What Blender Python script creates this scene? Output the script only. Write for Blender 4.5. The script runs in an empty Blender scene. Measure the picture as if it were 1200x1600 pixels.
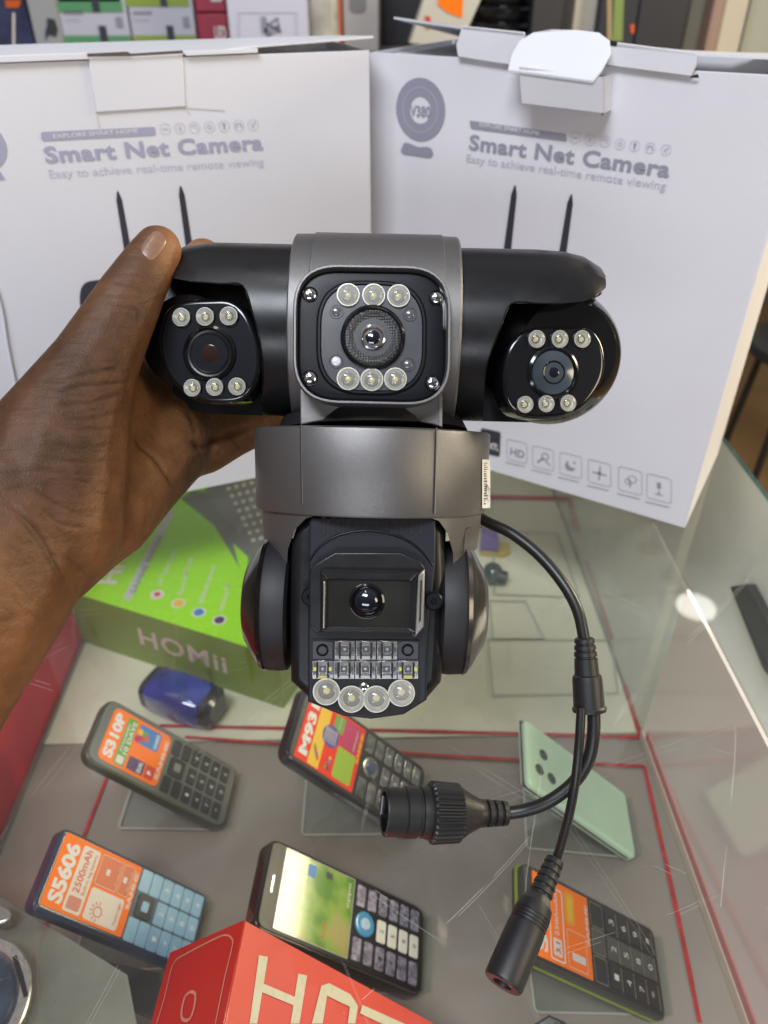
import bpy, bmesh, math, random
from mathutils import Vector, Matrix
import numpy as np
random.seed(7)
S = bpy.context.scene
COL = S.collection
R = math.radians
# ------------------------------------------------------------------ camera
F = 1195.0; H = 0.42
cam_d = bpy.data.cameras.new('camera'); cam = bpy.data.objects.new('camera', cam_d); COL.objects.link(cam)
cam.location = (0, 0, H); cam.rotation_euler = (R(90-35.7), 0, R(-1.36))
cam_d.sensor_fit = 'VERTICAL'; cam_d.sensor_height = 36; cam_d.lens = 36*F/1600
cam_d.clip_start = 0.01; cam_d.clip_end = 50
cam_d.dof.use_dof = True; cam_d.dof.focus_distance = 0.36; cam_d.dof.aperture_fstop = 9.5
S.camera = cam
CM = Matrix.Translation(cam.location) @ cam.rotation_euler.to_matrix().to_4x4()
CR = CM.to_3x3()
# ------------------------------------------------------------------ world and lamps
W = bpy.data.worlds.new('World'); S.world = W; W.use_nodes = True
nt = W.node_tree; nt.nodes.clear()
wo = nt.nodes.new('ShaderNodeOutputWorld'); bg = nt.nodes.new('ShaderNodeBackground')
tc = nt.nodes.new('ShaderNodeTexCoord'); sp = nt.nodes.new('ShaderNodeSeparateXYZ')
rp = nt.nodes.new('ShaderNodeValToRGB'); mr = nt.nodes.new('ShaderNodeMapRange')
mr.inputs[1].default_value = -1; mr.inputs[2].default_value = 1
nt.links.new(tc.outputs['Generated'], sp.inputs[0]); nt.links.new(sp.outputs[2], mr.inputs[0])
nt.links.new(mr.outputs[0], rp.inputs[0]); m2w = nt.nodes.new('ShaderNodeMapRange'); m2w.inputs[1].default_value = -.9; m2w.inputs[2].default_value = .5; m2w.inputs[3].default_value = .30; m2w.inputs[4].default_value = .72
nt.links.new(sp.outputs[1], m2w.inputs[0])
vmw = nt.nodes.new('ShaderNodeVectorMath'); vmw.operation = 'SCALE'; nt.links.new(rp.outputs[0], vmw.inputs[0]); nt.links.new(m2w.outputs[0], vmw.inputs['Scale'])
nt.links.new(vmw.outputs[0], bg.inputs[0]); nt.links.new(bg.outputs[0], wo.inputs[0])
e = rp.color_ramp.elements
e[0].position = 0.0; e[0].color = (.10, .07, .045, 1)
e[1].position = 1.0; e[1].color = (.50, .50, .56, 1)
for p, c in ((.42, (.13, .10, .07, 1)), (.5, (.20, .175, .14, 1)), (.68, (.24, .215, .18, 1)), (.84, (.46, .45, .47, 1))):
    k = rp.color_ramp.elements.new(p); k.color = c
bg.inputs[1].default_value = .9
S.view_settings.view_transform = 'Standard'; S.view_settings.look = 'None'
S.view_settings.exposure = 0.0; S.view_settings.gamma = 1.0; S.view_settings.use_curve_mapping = False
S.render.engine = 'CYCLES'
S.cycles.max_bounces = 10; S.cycles.transparent_max_bounces = 24
S.cycles.caustics_reflective = False; S.cycles.caustics_refractive = False

def area(name, loc, target, sx, sy, power, color):
    d = bpy.data.lights.new(name, 'AREA'); d.shape = 'RECTANGLE'; d.size = sx; d.size_y = sy
    d.energy = power; d.color = color
    o = bpy.data.objects.new(name, d); COL.objects.link(o); o.location = loc
    o.rotation_euler = (Vector(target)-Vector(loc)).to_track_quat('-Z', 'Y').to_euler()
    return o
area('ceiling_panel_light', (-.5, -.55, 2.1), (0, .55, .1), 1.1, .55, 50, (.88, .92, 1))
area('shop_window_light', (1.45, .80, .62), (0, .35, .0), .45, .6, 24, (1, .86, .62))
area('front_low_fill', (-.35, -1.7, .52), (0, .6, .2), 1.3, .35, 14, (.88, .92, 1))  # added low fill to even out the carton fronts, no real lamp
area('front_right_fill', (1.05, -.25, .55), (0, .35, .1), .35, .5, 5, (1, .84, .58))  # added warm fill to brighten the right of the drum
area('rear_ceiling_light', (-.3, .45, 2.1), (-.05, .5, 0), .5, .2, 3, (1, .97, .95))

# ------------------------------------------------------------------ pixel helpers
def ray(px, py):
    return (CR @ Vector(((px-600)/F, -(py-800)/F, -1.0)))
def onz(px, py, z):
    d = ray(px, py); return cam.location + d*((z-H)/d.z)
def ony(px, py, y):
    d = ray(px, py); return cam.location + d*(y/d.y)
US = 0.375/F                      # metres per unit: one photo pixel at the camera body's own distance
def cs(x, y, z):                  # camera-frame units (z towards the lens from the body's axis) to world
    return CM @ Vector((x*US, y*US, -(F-z)*US))
def c(px, py, z=0.0):
    k = (F-z)/F
    return cs((px-600)*k, -(py-800)*k, z)
class Plane:
    def __init__(s, o, n, x):
        s.o = Vector(o); s.n = Vector(n).normalized()
        x = Vector(x); s.x = (x - s.n*x.dot(s.n)).normalized(); s.y = s.n.cross(s.x)
        s.M = Matrix((( s.x.x, s.y.x, s.n.x, s.o.x), (s.x.y, s.y.y, s.n.y, s.o.y), (s.x.z, s.y.z, s.n.z, s.o.z), (0,0,0,1)))
    def uv(s, px, py):
        d = ray(px, py); t = (s.o-cam.location).dot(s.n)/d.dot(s.n)
        q = cam.location + d*t - s.o; return (q.dot(s.x), q.dot(s.y))
    def at(s, px, py, h=0.0):
        u, v = s.uv(px, py); return s.w(u, v, h)
    def w(s, u, v, h=0.0):
        return s.o + s.x*u + s.y*v + s.n*h
def camplane(z, px=580, py=700, tx=0.0, ty=0.0, roll=0.0):
    # plane facing the lens at unit height z, tilted: tx>0 right side recedes, ty>0 bottom recedes
    n = CR @ Vector((math.sin(tx), -math.sin(ty), 1)); x = CR @ Vector((math.cos(roll), -math.sin(roll), 0))
    return Plane(c(px, py, z), n, x)

# ------------------------------------------------------------------ materials
MAT = {}
def mat(name, col, rough=.5, metal=0.0, var=0.0, scale=200, bump=0.0, bscale=600, coat=0.0, spec=None, emit=None, es=1.0, sss=0.0, rvar=0.0):
    if name in MAT: return MAT[name]
    m = bpy.data.materials.new(name); m.use_nodes = True; n = m.node_tree; b = n.nodes['Principled BSDF']
    b.inputs['Base Color'].default_value = (*col, 1); b.inputs['Roughness'].default_value = rough
    b.inputs['Metallic'].default_value = metal; b.inputs['Coat Weight'].default_value = coat; b.inputs['Coat Roughness'].default_value = .08
    if spec is not None: b.inputs['Specular IOR Level'].default_value = spec
    if sss: b.inputs['Subsurface Weight'].default_value = sss; b.inputs['Subsurface Radius'].default_value = (.006, .002, .001); b.inputs['Subsurface Scale'].default_value = 1
    if emit: b.inputs['Emission Color'].default_value = (*emit, 1); b.inputs['Emission Strength'].default_value = es
    if var or bump or rvar:
        t = n.nodes.new('ShaderNodeTexCoord')
        if var or rvar:
            z = n.nodes.new('ShaderNodeTexNoise'); z.inputs['Scale'].default_value = scale; z.inputs['Detail'].default_value = 5
            n.links.new(t.outputs['Object'], z.inputs['Vector'])
        if var:
            mx = n.nodes.new('ShaderNodeMapRange'); mx.inputs[1].default_value = .3; mx.inputs[2].default_value = .7
            mx.inputs[3].default_value = 1-var; mx.inputs[4].default_value = 1+var
            n.links.new(z.outputs[0], mx.inputs[0])
            mu = n.nodes.new('ShaderNodeVectorMath'); mu.operation = 'SCALE'; mu.inputs[0].default_value = col
            n.links.new(mx.outputs[0], mu.inputs['Scale']); n.links.new(mu.outputs[0], b.inputs['Base Color'])
        if rvar:
            my = n.nodes.new('ShaderNodeMapRange'); my.inputs[1].default_value = .3; my.inputs[2].default_value = .7
            my.inputs[3].default_value = max(.02, rough-rvar); my.inputs[4].default_value = rough+rvar
            n.links.new(z.outputs[0], my.inputs[0]); n.links.new(my.outputs[0], b.inputs['Roughness'])
        if bump:
            z2 = n.nodes.new('ShaderNodeTexNoise'); z2.inputs['Scale'].default_value = bscale; z2.inputs['Detail'].default_value = 4
            bp = n.nodes.new('ShaderNodeBump'); bp.inputs['Strength'].default_value = bump; bp.inputs['Distance'].default_value = .001
            n.links.new(t.outputs['Object'], z2.inputs['Vector']); n.links.new(z2.outputs[0], bp.inputs['Height']); n.links.new(bp.outputs[0], b.inputs['Normal'])
    MAT[name] = m; return m
def clear(name, tint=(.93, .97, .95), ior=1.5, rough=.02, haze=0.0, hazecol=(.7, .7, .7), scratch=0.0, refl=1.0):
    if name in MAT: return MAT[name]
    m = bpy.data.materials.new(name); m.use_nodes = True; n = m.node_tree; n.nodes.clear(); L = n.links.new
    o = n.nodes.new('ShaderNodeOutputMaterial'); tr = n.nodes.new('ShaderNodeBsdfTransparent'); gl = n.nodes.new('ShaderNodeBsdfGlossy')
    tr.inputs[0].default_value = (*tint, 1); gl.inputs['Roughness'].default_value = rough
    ge = n.nodes.new('ShaderNodeNewGeometry'); dp = n.nodes.new('ShaderNodeVectorMath'); dp.operation = 'DOT_PRODUCT'
    L(ge.outputs['Normal'], dp.inputs[0]); L(ge.outputs['Incoming'], dp.inputs[1])
    def mth(op, x, y=None, clamp=False):
        q_ = n.nodes.new('ShaderNodeMath'); q_.operation = op; q_.use_clamp = clamp
        for i_, v_ in enumerate((x, y)):
            if v_ is None: continue
            if isinstance(v_, (int, float)): q_.inputs[i_].default_value = v_
            else: L(v_, q_.inputs[i_])
        return q_.outputs[0]
    sch = mth('POWER', mth('SUBTRACT', 1.0, mth('ABSOLUTE', dp.outputs['Value'])), 5.0)     # Schlick fresnel, same from both sides
    ml_o = mth('MULTIPLY', mth('ADD', mth('MULTIPLY', sch, .96), .04), refl, True)
    mx = n.nodes.new('ShaderNodeMixShader'); L(ml_o, mx.inputs[0]); L(tr.outputs[0], mx.inputs[1]); L(gl.outputs[0], mx.inputs[2])
    out = mx
    if haze or scratch:
        df = n.nodes.new('ShaderNodeBsdfDiffuse'); df.inputs[0].default_value = (*hazecol, 1)
        t = n.nodes.new('ShaderNodeTexCoord')
        z = n.nodes.new('ShaderNodeTexNoise'); z.inputs['Scale'].default_value = 7; z.inputs['Detail'].default_value = 6; L(t.outputs['Object'], z.inputs['Vector'])
        mh = n.nodes.new('ShaderNodeMapRange'); mh.inputs[1].default_value = .35; mh.inputs[2].default_value = .7; mh.inputs[3].default_value = haze*.35; mh.inputs[4].default_value = haze*1.5
        L(z.outputs[0], mh.inputs[0]); fac = mh.outputs[0]
        if scratch:
            # fine hairline scratches: warped wave bands kept only where a mask allows
            prev = None
            for i, (ang, sc, wd) in enumerate(((.3, 9, .0012), (1.25, 11, .0010), (2.2, 8, .0014), (2.9, 13, .0009), (.8, 6, .0012))):
                mp = n.nodes.new('ShaderNodeMapping'); mp.inputs['Rotation'].default_value = (0, 0, ang); mp.inputs['Location'].default_value = (i*.37, i*.81, 0); L(t.outputs['Object'], mp.inputs[0])
                wv = n.nodes.new('ShaderNodeTexWave'); wv.inputs['Scale'].default_value = sc/3; wv.inputs['Distortion'].default_value = 5; wv.inputs['Detail'].default_value = 1.2; wv.inputs['Detail Scale'].default_value = .6
                wv.wave_profile = 'SAW'; L(mp.outputs[0], wv.inputs[0])
                a = n.nodes.new('ShaderNodeMath'); a.operation = 'GREATER_THAN'; a.inputs[1].default_value = 1-wd*1.5; L(wv.outputs[1], a.inputs[0])
                nz = n.nodes.new('ShaderNodeTexNoise'); nz.inputs['Scale'].default_value = 11; L(mp.outputs[0], nz.inputs['Vector'])
                b_ = n.nodes.new('ShaderNodeMath'); b_.operation = 'GREATER_THAN'; b_.inputs[1].default_value = .56; L(nz.outputs[0], b_.inputs[0])
                c_ = n.nodes.new('ShaderNodeMath'); c_.operation = 'MULTIPLY'; L(a.outputs[0], c_.inputs[0]); L(b_.outputs[0], c_.inputs[1])
                if prev is None: prev = c_
                else:
                    s_ = n.nodes.new('ShaderNodeMath'); s_.operation = 'MAXIMUM'; L(prev.outputs[0], s_.inputs[0]); L(c_.outputs[0], s_.inputs[1]); prev = s_
            sc_ = n.nodes.new('ShaderNodeMath'); sc_.operation = 'MULTIPLY_ADD'; sc_.inputs[1].default_value = scratch; L(prev.outputs[0], sc_.inputs[0]); L(fac, sc_.inputs[2]); fac = sc_.outputs[0]
        m2 = n.nodes.new('ShaderNodeMixShader'); L(fac, m2.inputs[0]); L(mx.outputs[0], m2.inputs[1]); L(df.outputs[0], m2.inputs[2]); out = m2
    L(out.outputs[0], o.inputs[0]); MAT[name] = m; return m

black_satin = mat('black_satin_plastic', (.008, .008, .009), .32, spec=.38, rvar=.05, scale=90, bump=.05, bscale=2500)
black_gloss = mat('black_gloss_plastic', (.005, .005, .006), .14, coat=.25, spec=.45, rvar=.03, scale=60)
black_matte = mat('black_matte_plastic', (.010, .010, .012), .55, bump=.1, bscale=3000)
face_black = mat('navy_black_faceplate', (.006, .0065, .009), .34, spec=.18, bump=.04, bscale=2500)
deep_black = mat('deep_black', (.003, .003, .003), .7)
silver = mat('silver_grey_paint', (.165, .160, .158), .40, metal=.7, var=.16, scale=2600, bump=.16, bscale=3200)
silver_edge = mat('silver_edge', (.38, .36, .33), .28, metal=.8)
chrome = mat('chrome', (.75, .75, .74), .15, metal=1)
cup_mat = mat('led_reflector_cup', (.50, .50, .46), .36, metal=.5)
chip_mat = mat('led_yellow_chip', (.62, .56, .16), .25, coat=1)
dome = clear('clear_led_dome', (.96, .96, .94), 1.5, .05, refl=1.0, haze=.15, hazecol=(.8, .8, .76))
cell_mat = mat('reflector_cell_silver', (.62, .62, .64), .2, metal=.85)
cell_dark = mat('reflector_cell_chip', (.05, .05, .05), .3)
lens_glass = mat('lens_glass', (.006, .007, .012), .04, coat=1)
lens_pale = mat('coated_lens_glass', (.045, .058, .070), .12, coat=1, var=.3, scale=60)
panel_grey = mat('smoked_led_panel', (.052, .052, .062), .25, coat=.15, var=.12, scale=120)
card = mat('white_carton_card', (.68, .68, .72), .42, var=.02, scale=12, bump=.12, bscale=500)
card_in = mat('carton_brown_edge', (.42, .36, .28), .8, var=.1, scale=300)
ink = mat('printed_grey_ink', (.27, .27, .34), .5)
ink_l = mat('printed_light_ink', (.46, .46, .53), .5)
ink_dk = mat('printed_charcoal_ink', (.035, .035, .05), .45)
ink_w = mat('printed_white', (.75, .75, .72), .5)

# ------------------------------------------------------------------ mesh builder
def catmull(pts, n=6, closed=True):
    P = [Vector(p) for p in pts]; out = []; N = len(P)
    rng = range(N) if closed else range(N-1)
    for i in rng:
        if closed: a, b, d, e_ = P[i-1], P[i], P[(i+1) % N], P[(i+2) % N]
        else: a, b, d, e_ = P[max(i-1, 0)], P[i], P[i+1], P[min(i+2, N-1)]
        for k in range(n):
            t = k/n
            out.append(.5*((2*b)+(-a+d)*t+(2*a-5*b+4*d-e_)*t*t+(-a+3*b-3*d+e_)*t**3))
    if not closed: out.append(P[-1])
    return out
def rpoly(pts, r, n=6):
    P = [Vector(p[:2]) for p in pts]; N = len(P); out = []
    for i in range(N):
        a, b, d = P[i-1], P[i], P[(i+1) % N]
        rr = r[i] if isinstance(r, (list, tuple)) else r
        u = (a-b); v = (d-b); rr = min(rr, u.length*.49, v.length*.49); u.normalize(); v.normalize()
        s, e_ = b+u*rr, b+v*rr
        for k in range(n+1):
            t = k/n; out.append((1-t)**2*s+2*t*(1-t)*b+t*t*e_)
    return out
def inset(P, d):
    N = len(P); A = sum(P[i-1].x*P[i].y-P[i].x*P[i-1].y for i in range(N)); sg = 1 if A > 0 else -1; out = []
    for i in range(N):
        a, b, e_ = P[i-1], P[i], P[(i+1) % N]
        t1 = (b-a); t2 = (e_-b)
        if t1.length < 1e-9: t1 = t2
        if t2.length < 1e-9: t2 = t1
        t1 = t1.normalized(); t2 = t2.normalized()
        n1 = Vector((-t1.y, t1.x))*sg; n2 = Vector((-t2.y, t2.x))*sg; m = n1+n2
        if m.length < 1e-6: m = n1
        m.normalize(); k = max(.5, m.dot(n1)); out.append(b+m*(d/k))
    return out
class MB:
    def __init__(s): s.v = []; s.f = []; s.m = []; s.mats = []
    def mi(s, m):
        if m not in s.mats: s.mats.append(m)
        return s.mats.index(m)
    def add(s, vs, fs, m):
        o = len(s.v); s.v += [Vector(v) for v in vs]; k = s.mi(m)
        for f in fs: s.f.append([i+o for i in f]); s.m.append(k)
        return s
    def poly(s, pts, m): return s.add(pts, [list(range(len(pts)))], m)
    def rings(s, rs, m, cap0=True, cap1=True, mcap=None):
        n = len(rs[0]); vs = [p for r in rs for p in r]; fs = []
        for j in range(len(rs)-1):
            for i in range(n):
                a = j*n+i; b = j*n+(i+1) % n; fs.append([a, b, b+n, a+n])
        s.add(vs, fs, m)
        if cap0: s.add(rs[0], [list(range(n))[::-1]], m)
        if cap1: s.add(rs[-1], [list(range(n))], mcap or m)
        return s
    def block(s, pl, uv, h0, h1, m, bev=0.0, mcap=None, n=3, cap0=True):
        P = [Vector(p[:2]) for p in uv]; rs = [[pl.w(p.x, p.y, h0) for p in P]]
        if bev:
            sg = 1 if h1 > h0 else -1
            for k in range(n+1):
                a = k/n*math.pi/2; q = inset(P, bev*(1-math.cos(a))) if k else P
                rs.append([pl.w(p.x, p.y, h1-sg*bev*(1-math.sin(a))) for p in q])
        else: rs.append([pl.w(p.x, p.y, h1) for p in P])
        return s.rings(rs, m, cap0, True, mcap)
    def pxblock(s, pl, px, h0, h1, m, bev=0.0, mcap=None, r=0, smooth=False, n=3):
        P = [Vector(pl.uv(*p)) for p in px]
        if smooth: P = [Vector(p[:2]) for p in catmull([(p.x, p.y, 0) for p in P], 6)]
        elif r: P = rpoly(P, r)
        return s.block(pl, P, h0, h1, m, bev, mcap, n)
    def flat(s, pl, uv, h, m): return s.poly([pl.w(p[0], p[1], h) for p in uv], m)
    def pxflat(s, pl, px, h, m, r=0):
        P = [Vector(pl.uv(*p)) for p in px]
        if r: P = rpoly(P, r)
        return s.flat(pl, P, h, m)
    def ringflat(s, pl, uv, w, h, m):
        P = [Vector(p[:2]) for p in uv]; Q = inset(P, w); n = len(P)
        return s.add([pl.w(p.x, p.y, h) for p in P+Q], [[i, (i+1) % n, (i+1) % n+n, i+n] for i in range(n)], m)
    def line(s, pl, a, b, w, h, m):
        a = Vector(a[:2]); b = Vector(b[:2]); d = (b-a).normalized(); q = Vector((-d.y, d.x))*w/2
        return s.flat(pl, [a-q, b-q, b+q, a+q], h, m)
    def rev(s, o, ax, prof, m, seg=48, ref=None, cap=True):
        o = Vector(o); ax = Vector(ax).normalized()
        ref = Vector(ref) if ref else (Vector((1, 0, 0)) if abs(ax.x) < .8 else Vector((0, 1, 0)))
        u = (ref-ax*ref.dot(ax)).normalized(); v = ax.cross(u)
        rs = [[o+ax*t+(u*math.cos(a)+v*math.sin(a))*max(r, 1e-6) for a in [2*math.pi*i/seg for i in range(seg)]] for t, r in prof]
        return s.rings(rs, m, cap, cap)
    def tube(s, pts, rad, m, seg=16, n=8):
        P = catmull(pts, n, False) if n > 1 else [Vector(p) for p in pts]
        L_ = len(P); rr = [rad]*L_ if not isinstance(rad, (list, tuple)) else [np.interp(i/(L_-1)*(len(rad)-1), range(len(rad)), rad) for i in range(L_)]
        t0 = (P[1]-P[0]).normalized(); u = t0.orthogonal().normalized(); rs = []
        for i in range(L_):
            t = (P[min(i+1, L_-1)]-P[max(i-1, 0)]).normalized(); u = (u-t*u.dot(t)).normalized(); v = t.cross(u)
            rs.append([P[i]+(u*math.cos(a)+v*math.sin(a))*rr[i] for a in [2*math.pi*k/seg for k in range(seg)]])
        return s.rings(rs, m)
    def ell(s, o, A, m, seg=32, ringsn=18, half=False):     # A: 3 axis vectors
        rs = []
        for j in range(1, ringsn):
            ph = math.pi*j/ringsn*(.5 if half else 1)
            rs.append([Vector(o)+A[2]*math.cos(ph)+(A[0]*math.cos(2*math.pi*i/seg)+A[1]*math.sin(2*math.pi*i/seg))*math.sin(ph) for i in range(seg)])
        if half: rs.append([Vector(o)+(A[0]*math.cos(2*math.pi*i/seg)+A[1]*math.sin(2*math.pi*i/seg)) for i in range(seg)])
        return s.rings(rs, m)
    def box(s, pl, u0, u1, v0, v1, h0, h1, m, bev=0.0, mcap=None):
        return s.block(pl, [(u0, v0), (u1, v0), (u1, v1), (u0, v1)], h0, h1, m, bev, mcap, 2)
    def text(s, pl, txt, a, b=None, height=None, h=0.0, m=None, bold=0.0, space=1.0, down=None):
        # a,b: baseline start/end in plane uv; height: cap height in metres (None = natural)
        cu = bpy.data.curves.new('t', 'FONT'); cu.body = txt; cu.size = 1; cu.offset = bold; cu.space_character = space; cu.resolution_u = 3
        ob = bpy.data.objects.new('t', cu); COL.objects.link(ob); dg = bpy.context.evaluated_depsgraph_get(); dg.update()
        me = ob.evaluated_get(dg).to_mesh(); V = [v.co.copy() for v in me.vertices]; Fc = [list(p.vertices) for p in me.polygons]
        ob.evaluated_get(dg).to_mesh_clear(); bpy.data.objects.remove(ob); bpy.data.curves.remove(cu)
        if not V: return s
        x0 = min(v.x for v in V); x1 = max(v.x for v in V); a = Vector(a[:2]); b = Vector(b[:2])
        d = (b-a); w = d.length; d.normalize(); q = Vector((-d.y, d.x)); sx = w/(x1-x0); sy = (height/.73) if height else sx
        if down: q = Vector(down).normalized()
        return s.add([pl.w(*(a+d*((v.x-x0)*sx)+q*(v.y*sy)), h) for v in V], Fc, m)
    def pxtext(s, pl, txt, pa, pb, ph, h, m, bold=0.0, space=1.0):
        a, b, t = Vector(pl.uv(*pa)), Vector(pl.uv(*pb)), Vector(pl.uv(*ph))
        d = (b-a).normalized(); hh = abs((t-a).dot(Vector((-d.y, d.x))))
        return s.text(pl, txt, a, b, hh, h, m, bold, space)
    def mesh(s, name, inv=None, angle=32, flat=False):
        me = bpy.data.meshes.new(name)
        V = [inv @ v for v in s.v] if inv is not None else s.v
        me.from_pydata([tuple(v) for v in V], [], s.f); 
        for m in s.mats: me.materials.append(m)
        me.polygons.foreach_set('material_index', s.m)
        bm = bmesh.new(); bm.from_mesh(me)
        if not flat: bmesh.ops.recalc_face_normals(bm, faces=bm.faces)
        bm.to_mesh(me); bm.free()
        if not flat:
            me.polygons.foreach_set('use_smooth', [True]*len(me.polygons)); me.set_sharp_from_angle(angle=R(angle))
        me.update(); return me
    def build(s, name, parent=None, cut=None, angle=32, flat=False):
        me = s.mesh(name, parent_inv(parent) if parent else None, angle, flat); o = bpy.data.objects.new(name, me); COL.objects.link(o)
        if parent: o.parent = parent
        if cut:
            inv = parent_inv(parent) if parent else None; tmp = []
            for k in cut:
                ko = bpy.data.objects.new('k', k.mesh('k', inv)); COL.objects.link(ko); ko.parent = parent; tmp.append(ko)
                md = o.modifiers.new('b', 'BOOLEAN'); md.operation = 'DIFFERENCE'; md.object = ko; md.solver = 'EXACT'
            bpy.context.view_layer.update(); dg = bpy.context.evaluated_depsgraph_get()
            nm = bpy.data.meshes.new_from_object(o.evaluated_get(dg)); o.modifiers.clear(); o.data = nm; nm.name = name
            nm.polygons.foreach_set('use_smooth', [True]*len(nm.polygons)); nm.set_sharp_from_angle(angle=R(angle))
            for ko in tmp: bpy.data.objects.remove(ko)
        return o
WM = {}
def parent_inv(p):
    return WM[p.name].inverted()
def tag(o, label=None, cat=None, group=None, kind=None):
    if label: o['label'] = label
    if cat: o['category'] = cat
    if group: o['group'] = group
    if kind: o['kind'] = kind
    return o
def empty(name, M, label=None, cat=None, group=None):
    o = bpy.data.objects.new(name, None); COL.objects.link(o); o.empty_display_size = .02
    if not isinstance(M, Matrix): M = Matrix.Translation(M)
    o.matrix_world = M; WM[o.name] = M.copy(); return tag(o, label, cat, group)
def sub(o, parent):       # let a built mesh act as a parent of sub-parts
    WM[o.name] = WM[parent.name].copy(); return o
def copy_tree(o, parent=None):
    n = o.copy(); COL.objects.link(n)
    if parent: n.parent = parent
    for ch in list(o.children): copy_tree(ch, n)
    return n
ZP = lambda z: Plane((0, 0, z), (0, 0, 1), (1, 0, 0))
SH = -.20                                # height of the display shelf under the glass
exec_parts = []
# ================================================================== SETTING
def quadz(z, pts, m, name, kind=True, th=.003):
    b = MB(); pl = ZP(z); b.block(pl, pts, -th, 0, m); o = b.build(name)
    if kind: tag(o, kind='structure')
    return o
floor_m = mat('brown_shop_floor', (.40, .23, .09), .35, var=.2, scale=3, rvar=.1)
quadz(-.95, [(-4, -2), (5, -2), (5, 4.2), (-4, 4.2)], floor_m, 'floor')
wall_m = mat('beige_back_wall', (.30, .27, .24), .7, var=.1, scale=2)
wb = MB(); wb.block(Plane((0, 3.6, 0), (0, -1, 0), (1, 0, 0)), [(-4, -1), (5, -1), (5, 2.6), (-4, 2.6)], -.05, 0, wall_m)
tag(wb.build('wall'), kind='structure')

# ---- display cabinet (glass counter) : one thing with parts
XW = onz(1000, 1150, SH).x               # inner divider
YB = onz(1000, 1153, SH).y
cab = empty('display_cabinet', (0, .3, SH-.02), 'glass display counter with scratched clear top and red taped shelf, holding the phones', 'display counter')
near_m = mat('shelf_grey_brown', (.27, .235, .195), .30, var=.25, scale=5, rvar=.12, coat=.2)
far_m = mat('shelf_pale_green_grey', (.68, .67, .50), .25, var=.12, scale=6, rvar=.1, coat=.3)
right_m = mat('side_bay_pale_grey', (.80, .79, .72), .3, var=.08, scale=4, coat=1.0)  # base raised in place of the ceiling reflection on the glass
XL = onz(0, 1320, SH).x
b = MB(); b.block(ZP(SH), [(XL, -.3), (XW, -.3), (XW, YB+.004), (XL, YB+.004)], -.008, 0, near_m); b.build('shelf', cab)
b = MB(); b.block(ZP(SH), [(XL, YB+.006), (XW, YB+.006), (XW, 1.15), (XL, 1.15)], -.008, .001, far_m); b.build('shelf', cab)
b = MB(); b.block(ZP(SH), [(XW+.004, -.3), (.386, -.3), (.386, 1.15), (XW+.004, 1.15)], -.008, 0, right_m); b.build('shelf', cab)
# red tape strips stuck on the shelf
tape = mat('red_tape', (.42, .022, .022), .45, var=.25, scale=150)
pz = ZP(SH)
def tapeline(pts, w, h=.0022, zz=pz):
    tb = MB()
    for a, q in zip(pts[:-1], pts[1:]):
        A = Vector(zz.uv(*a)); B = Vector(zz.uv(*q)); d = B-A; n = max(1, int(d.length/.02))
        for k in range(n):       # slightly wobbling hand-laid tape
            s0 = A+d*(k/n); s1 = A+d*((k+1)/n)
            tb.line(zz, s0, s1, w*random.uniform(.9, 1.12), h, tape)
    tb.build('red_tape', cab, flat=True)
tapeline([(250, 1136), (640, 1144), (1001, 1154)], .0042)
tapeline([(1001, 1154), (975, 1072)], .0055); tapeline([(955, 1000), (915, 878)], .0055); tapeline([(902, 832), (889, 781), (740, 778)], .010)
tapeline([(290, 1154), (455, 1166), (640, 1180), (760, 1187), (1006, 1200), (1042, 1360), (1070, 1490), (1092, 1600)], .0035, .0026)
tapeline([(172, 1205), (135, 1300), (60, 1480), (20, 1600)], .0028)
# clear tray outlines on the far shelf
tray_m = clear('acrylic_clear', (.86, .90, .86), 1.49, .03, haze=.10, hazecol=(.8, .85, .78))
edge_m = mat('acrylic_bright_edge', (.44, .45, .37), .15, coat=1)
b = MB(); pf = ZP(SH+.002)
for q in [((762, 1000), (955, 1002), (965, 1085), (770, 1088)), ((765, 940), (820, 941), (850, 1000), (770, 1001)), ((770, 830), (870, 835), (905, 935), (772, 930))]:
    for A, B in zip(q, q[1:]+q[:1]): b.line(pf, pf.uv(*A), pf.uv(*B), .0022, .002, edge_m)
b.build('tray_rim', cab, flat=True)
# divider wall between the bays: reflective pane standing on a cream sill
pane_m = bpy.data.materials.new('reflective_divider_pane'); pane_m.use_nodes = True
pb = pane_m.node_tree.nodes['Principled BSDF']; pb.inputs['Base Color'].default_value = (.90, .82, .78, 1); pb.inputs['Metallic'].default_value = .25; pb.inputs['Roughness'].default_value = .12
px_ = Plane((XW, 0, 0), (-1, 0, 0), (0, -1, 0))
b = MB(); b.box(px_, -YB-.0, .3, SH+.012, -.006, -.003, 0, pane_m); b.build('divider_pane', cab)
b = MB(); b.box(px_, -1.1, -YB-.002, SH+.001, -.006, -.003, 0, clear('divider_clear', (.95, .97, .95), 1.5, .03, haze=.16, hazecol=(.85, .85, .8))); b.build('divider_pane', cab)
sill_m = mat('cream_sill', (.62, .52, .42), .4); pink_m = mat('faded_pink_tape', (.55, .20, .19), .4)
b = MB(); b.box(px_, -YB, .3, SH+.001, SH+.012, -.004, .002, sill_m, .0005); b.build('divider_sill', cab)
b = MB(); b.box(px_, -YB+.01, .3, SH+.0125, SH+.022, .0002, .0012, pink_m); b.build('divider_trim', cab)
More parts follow.
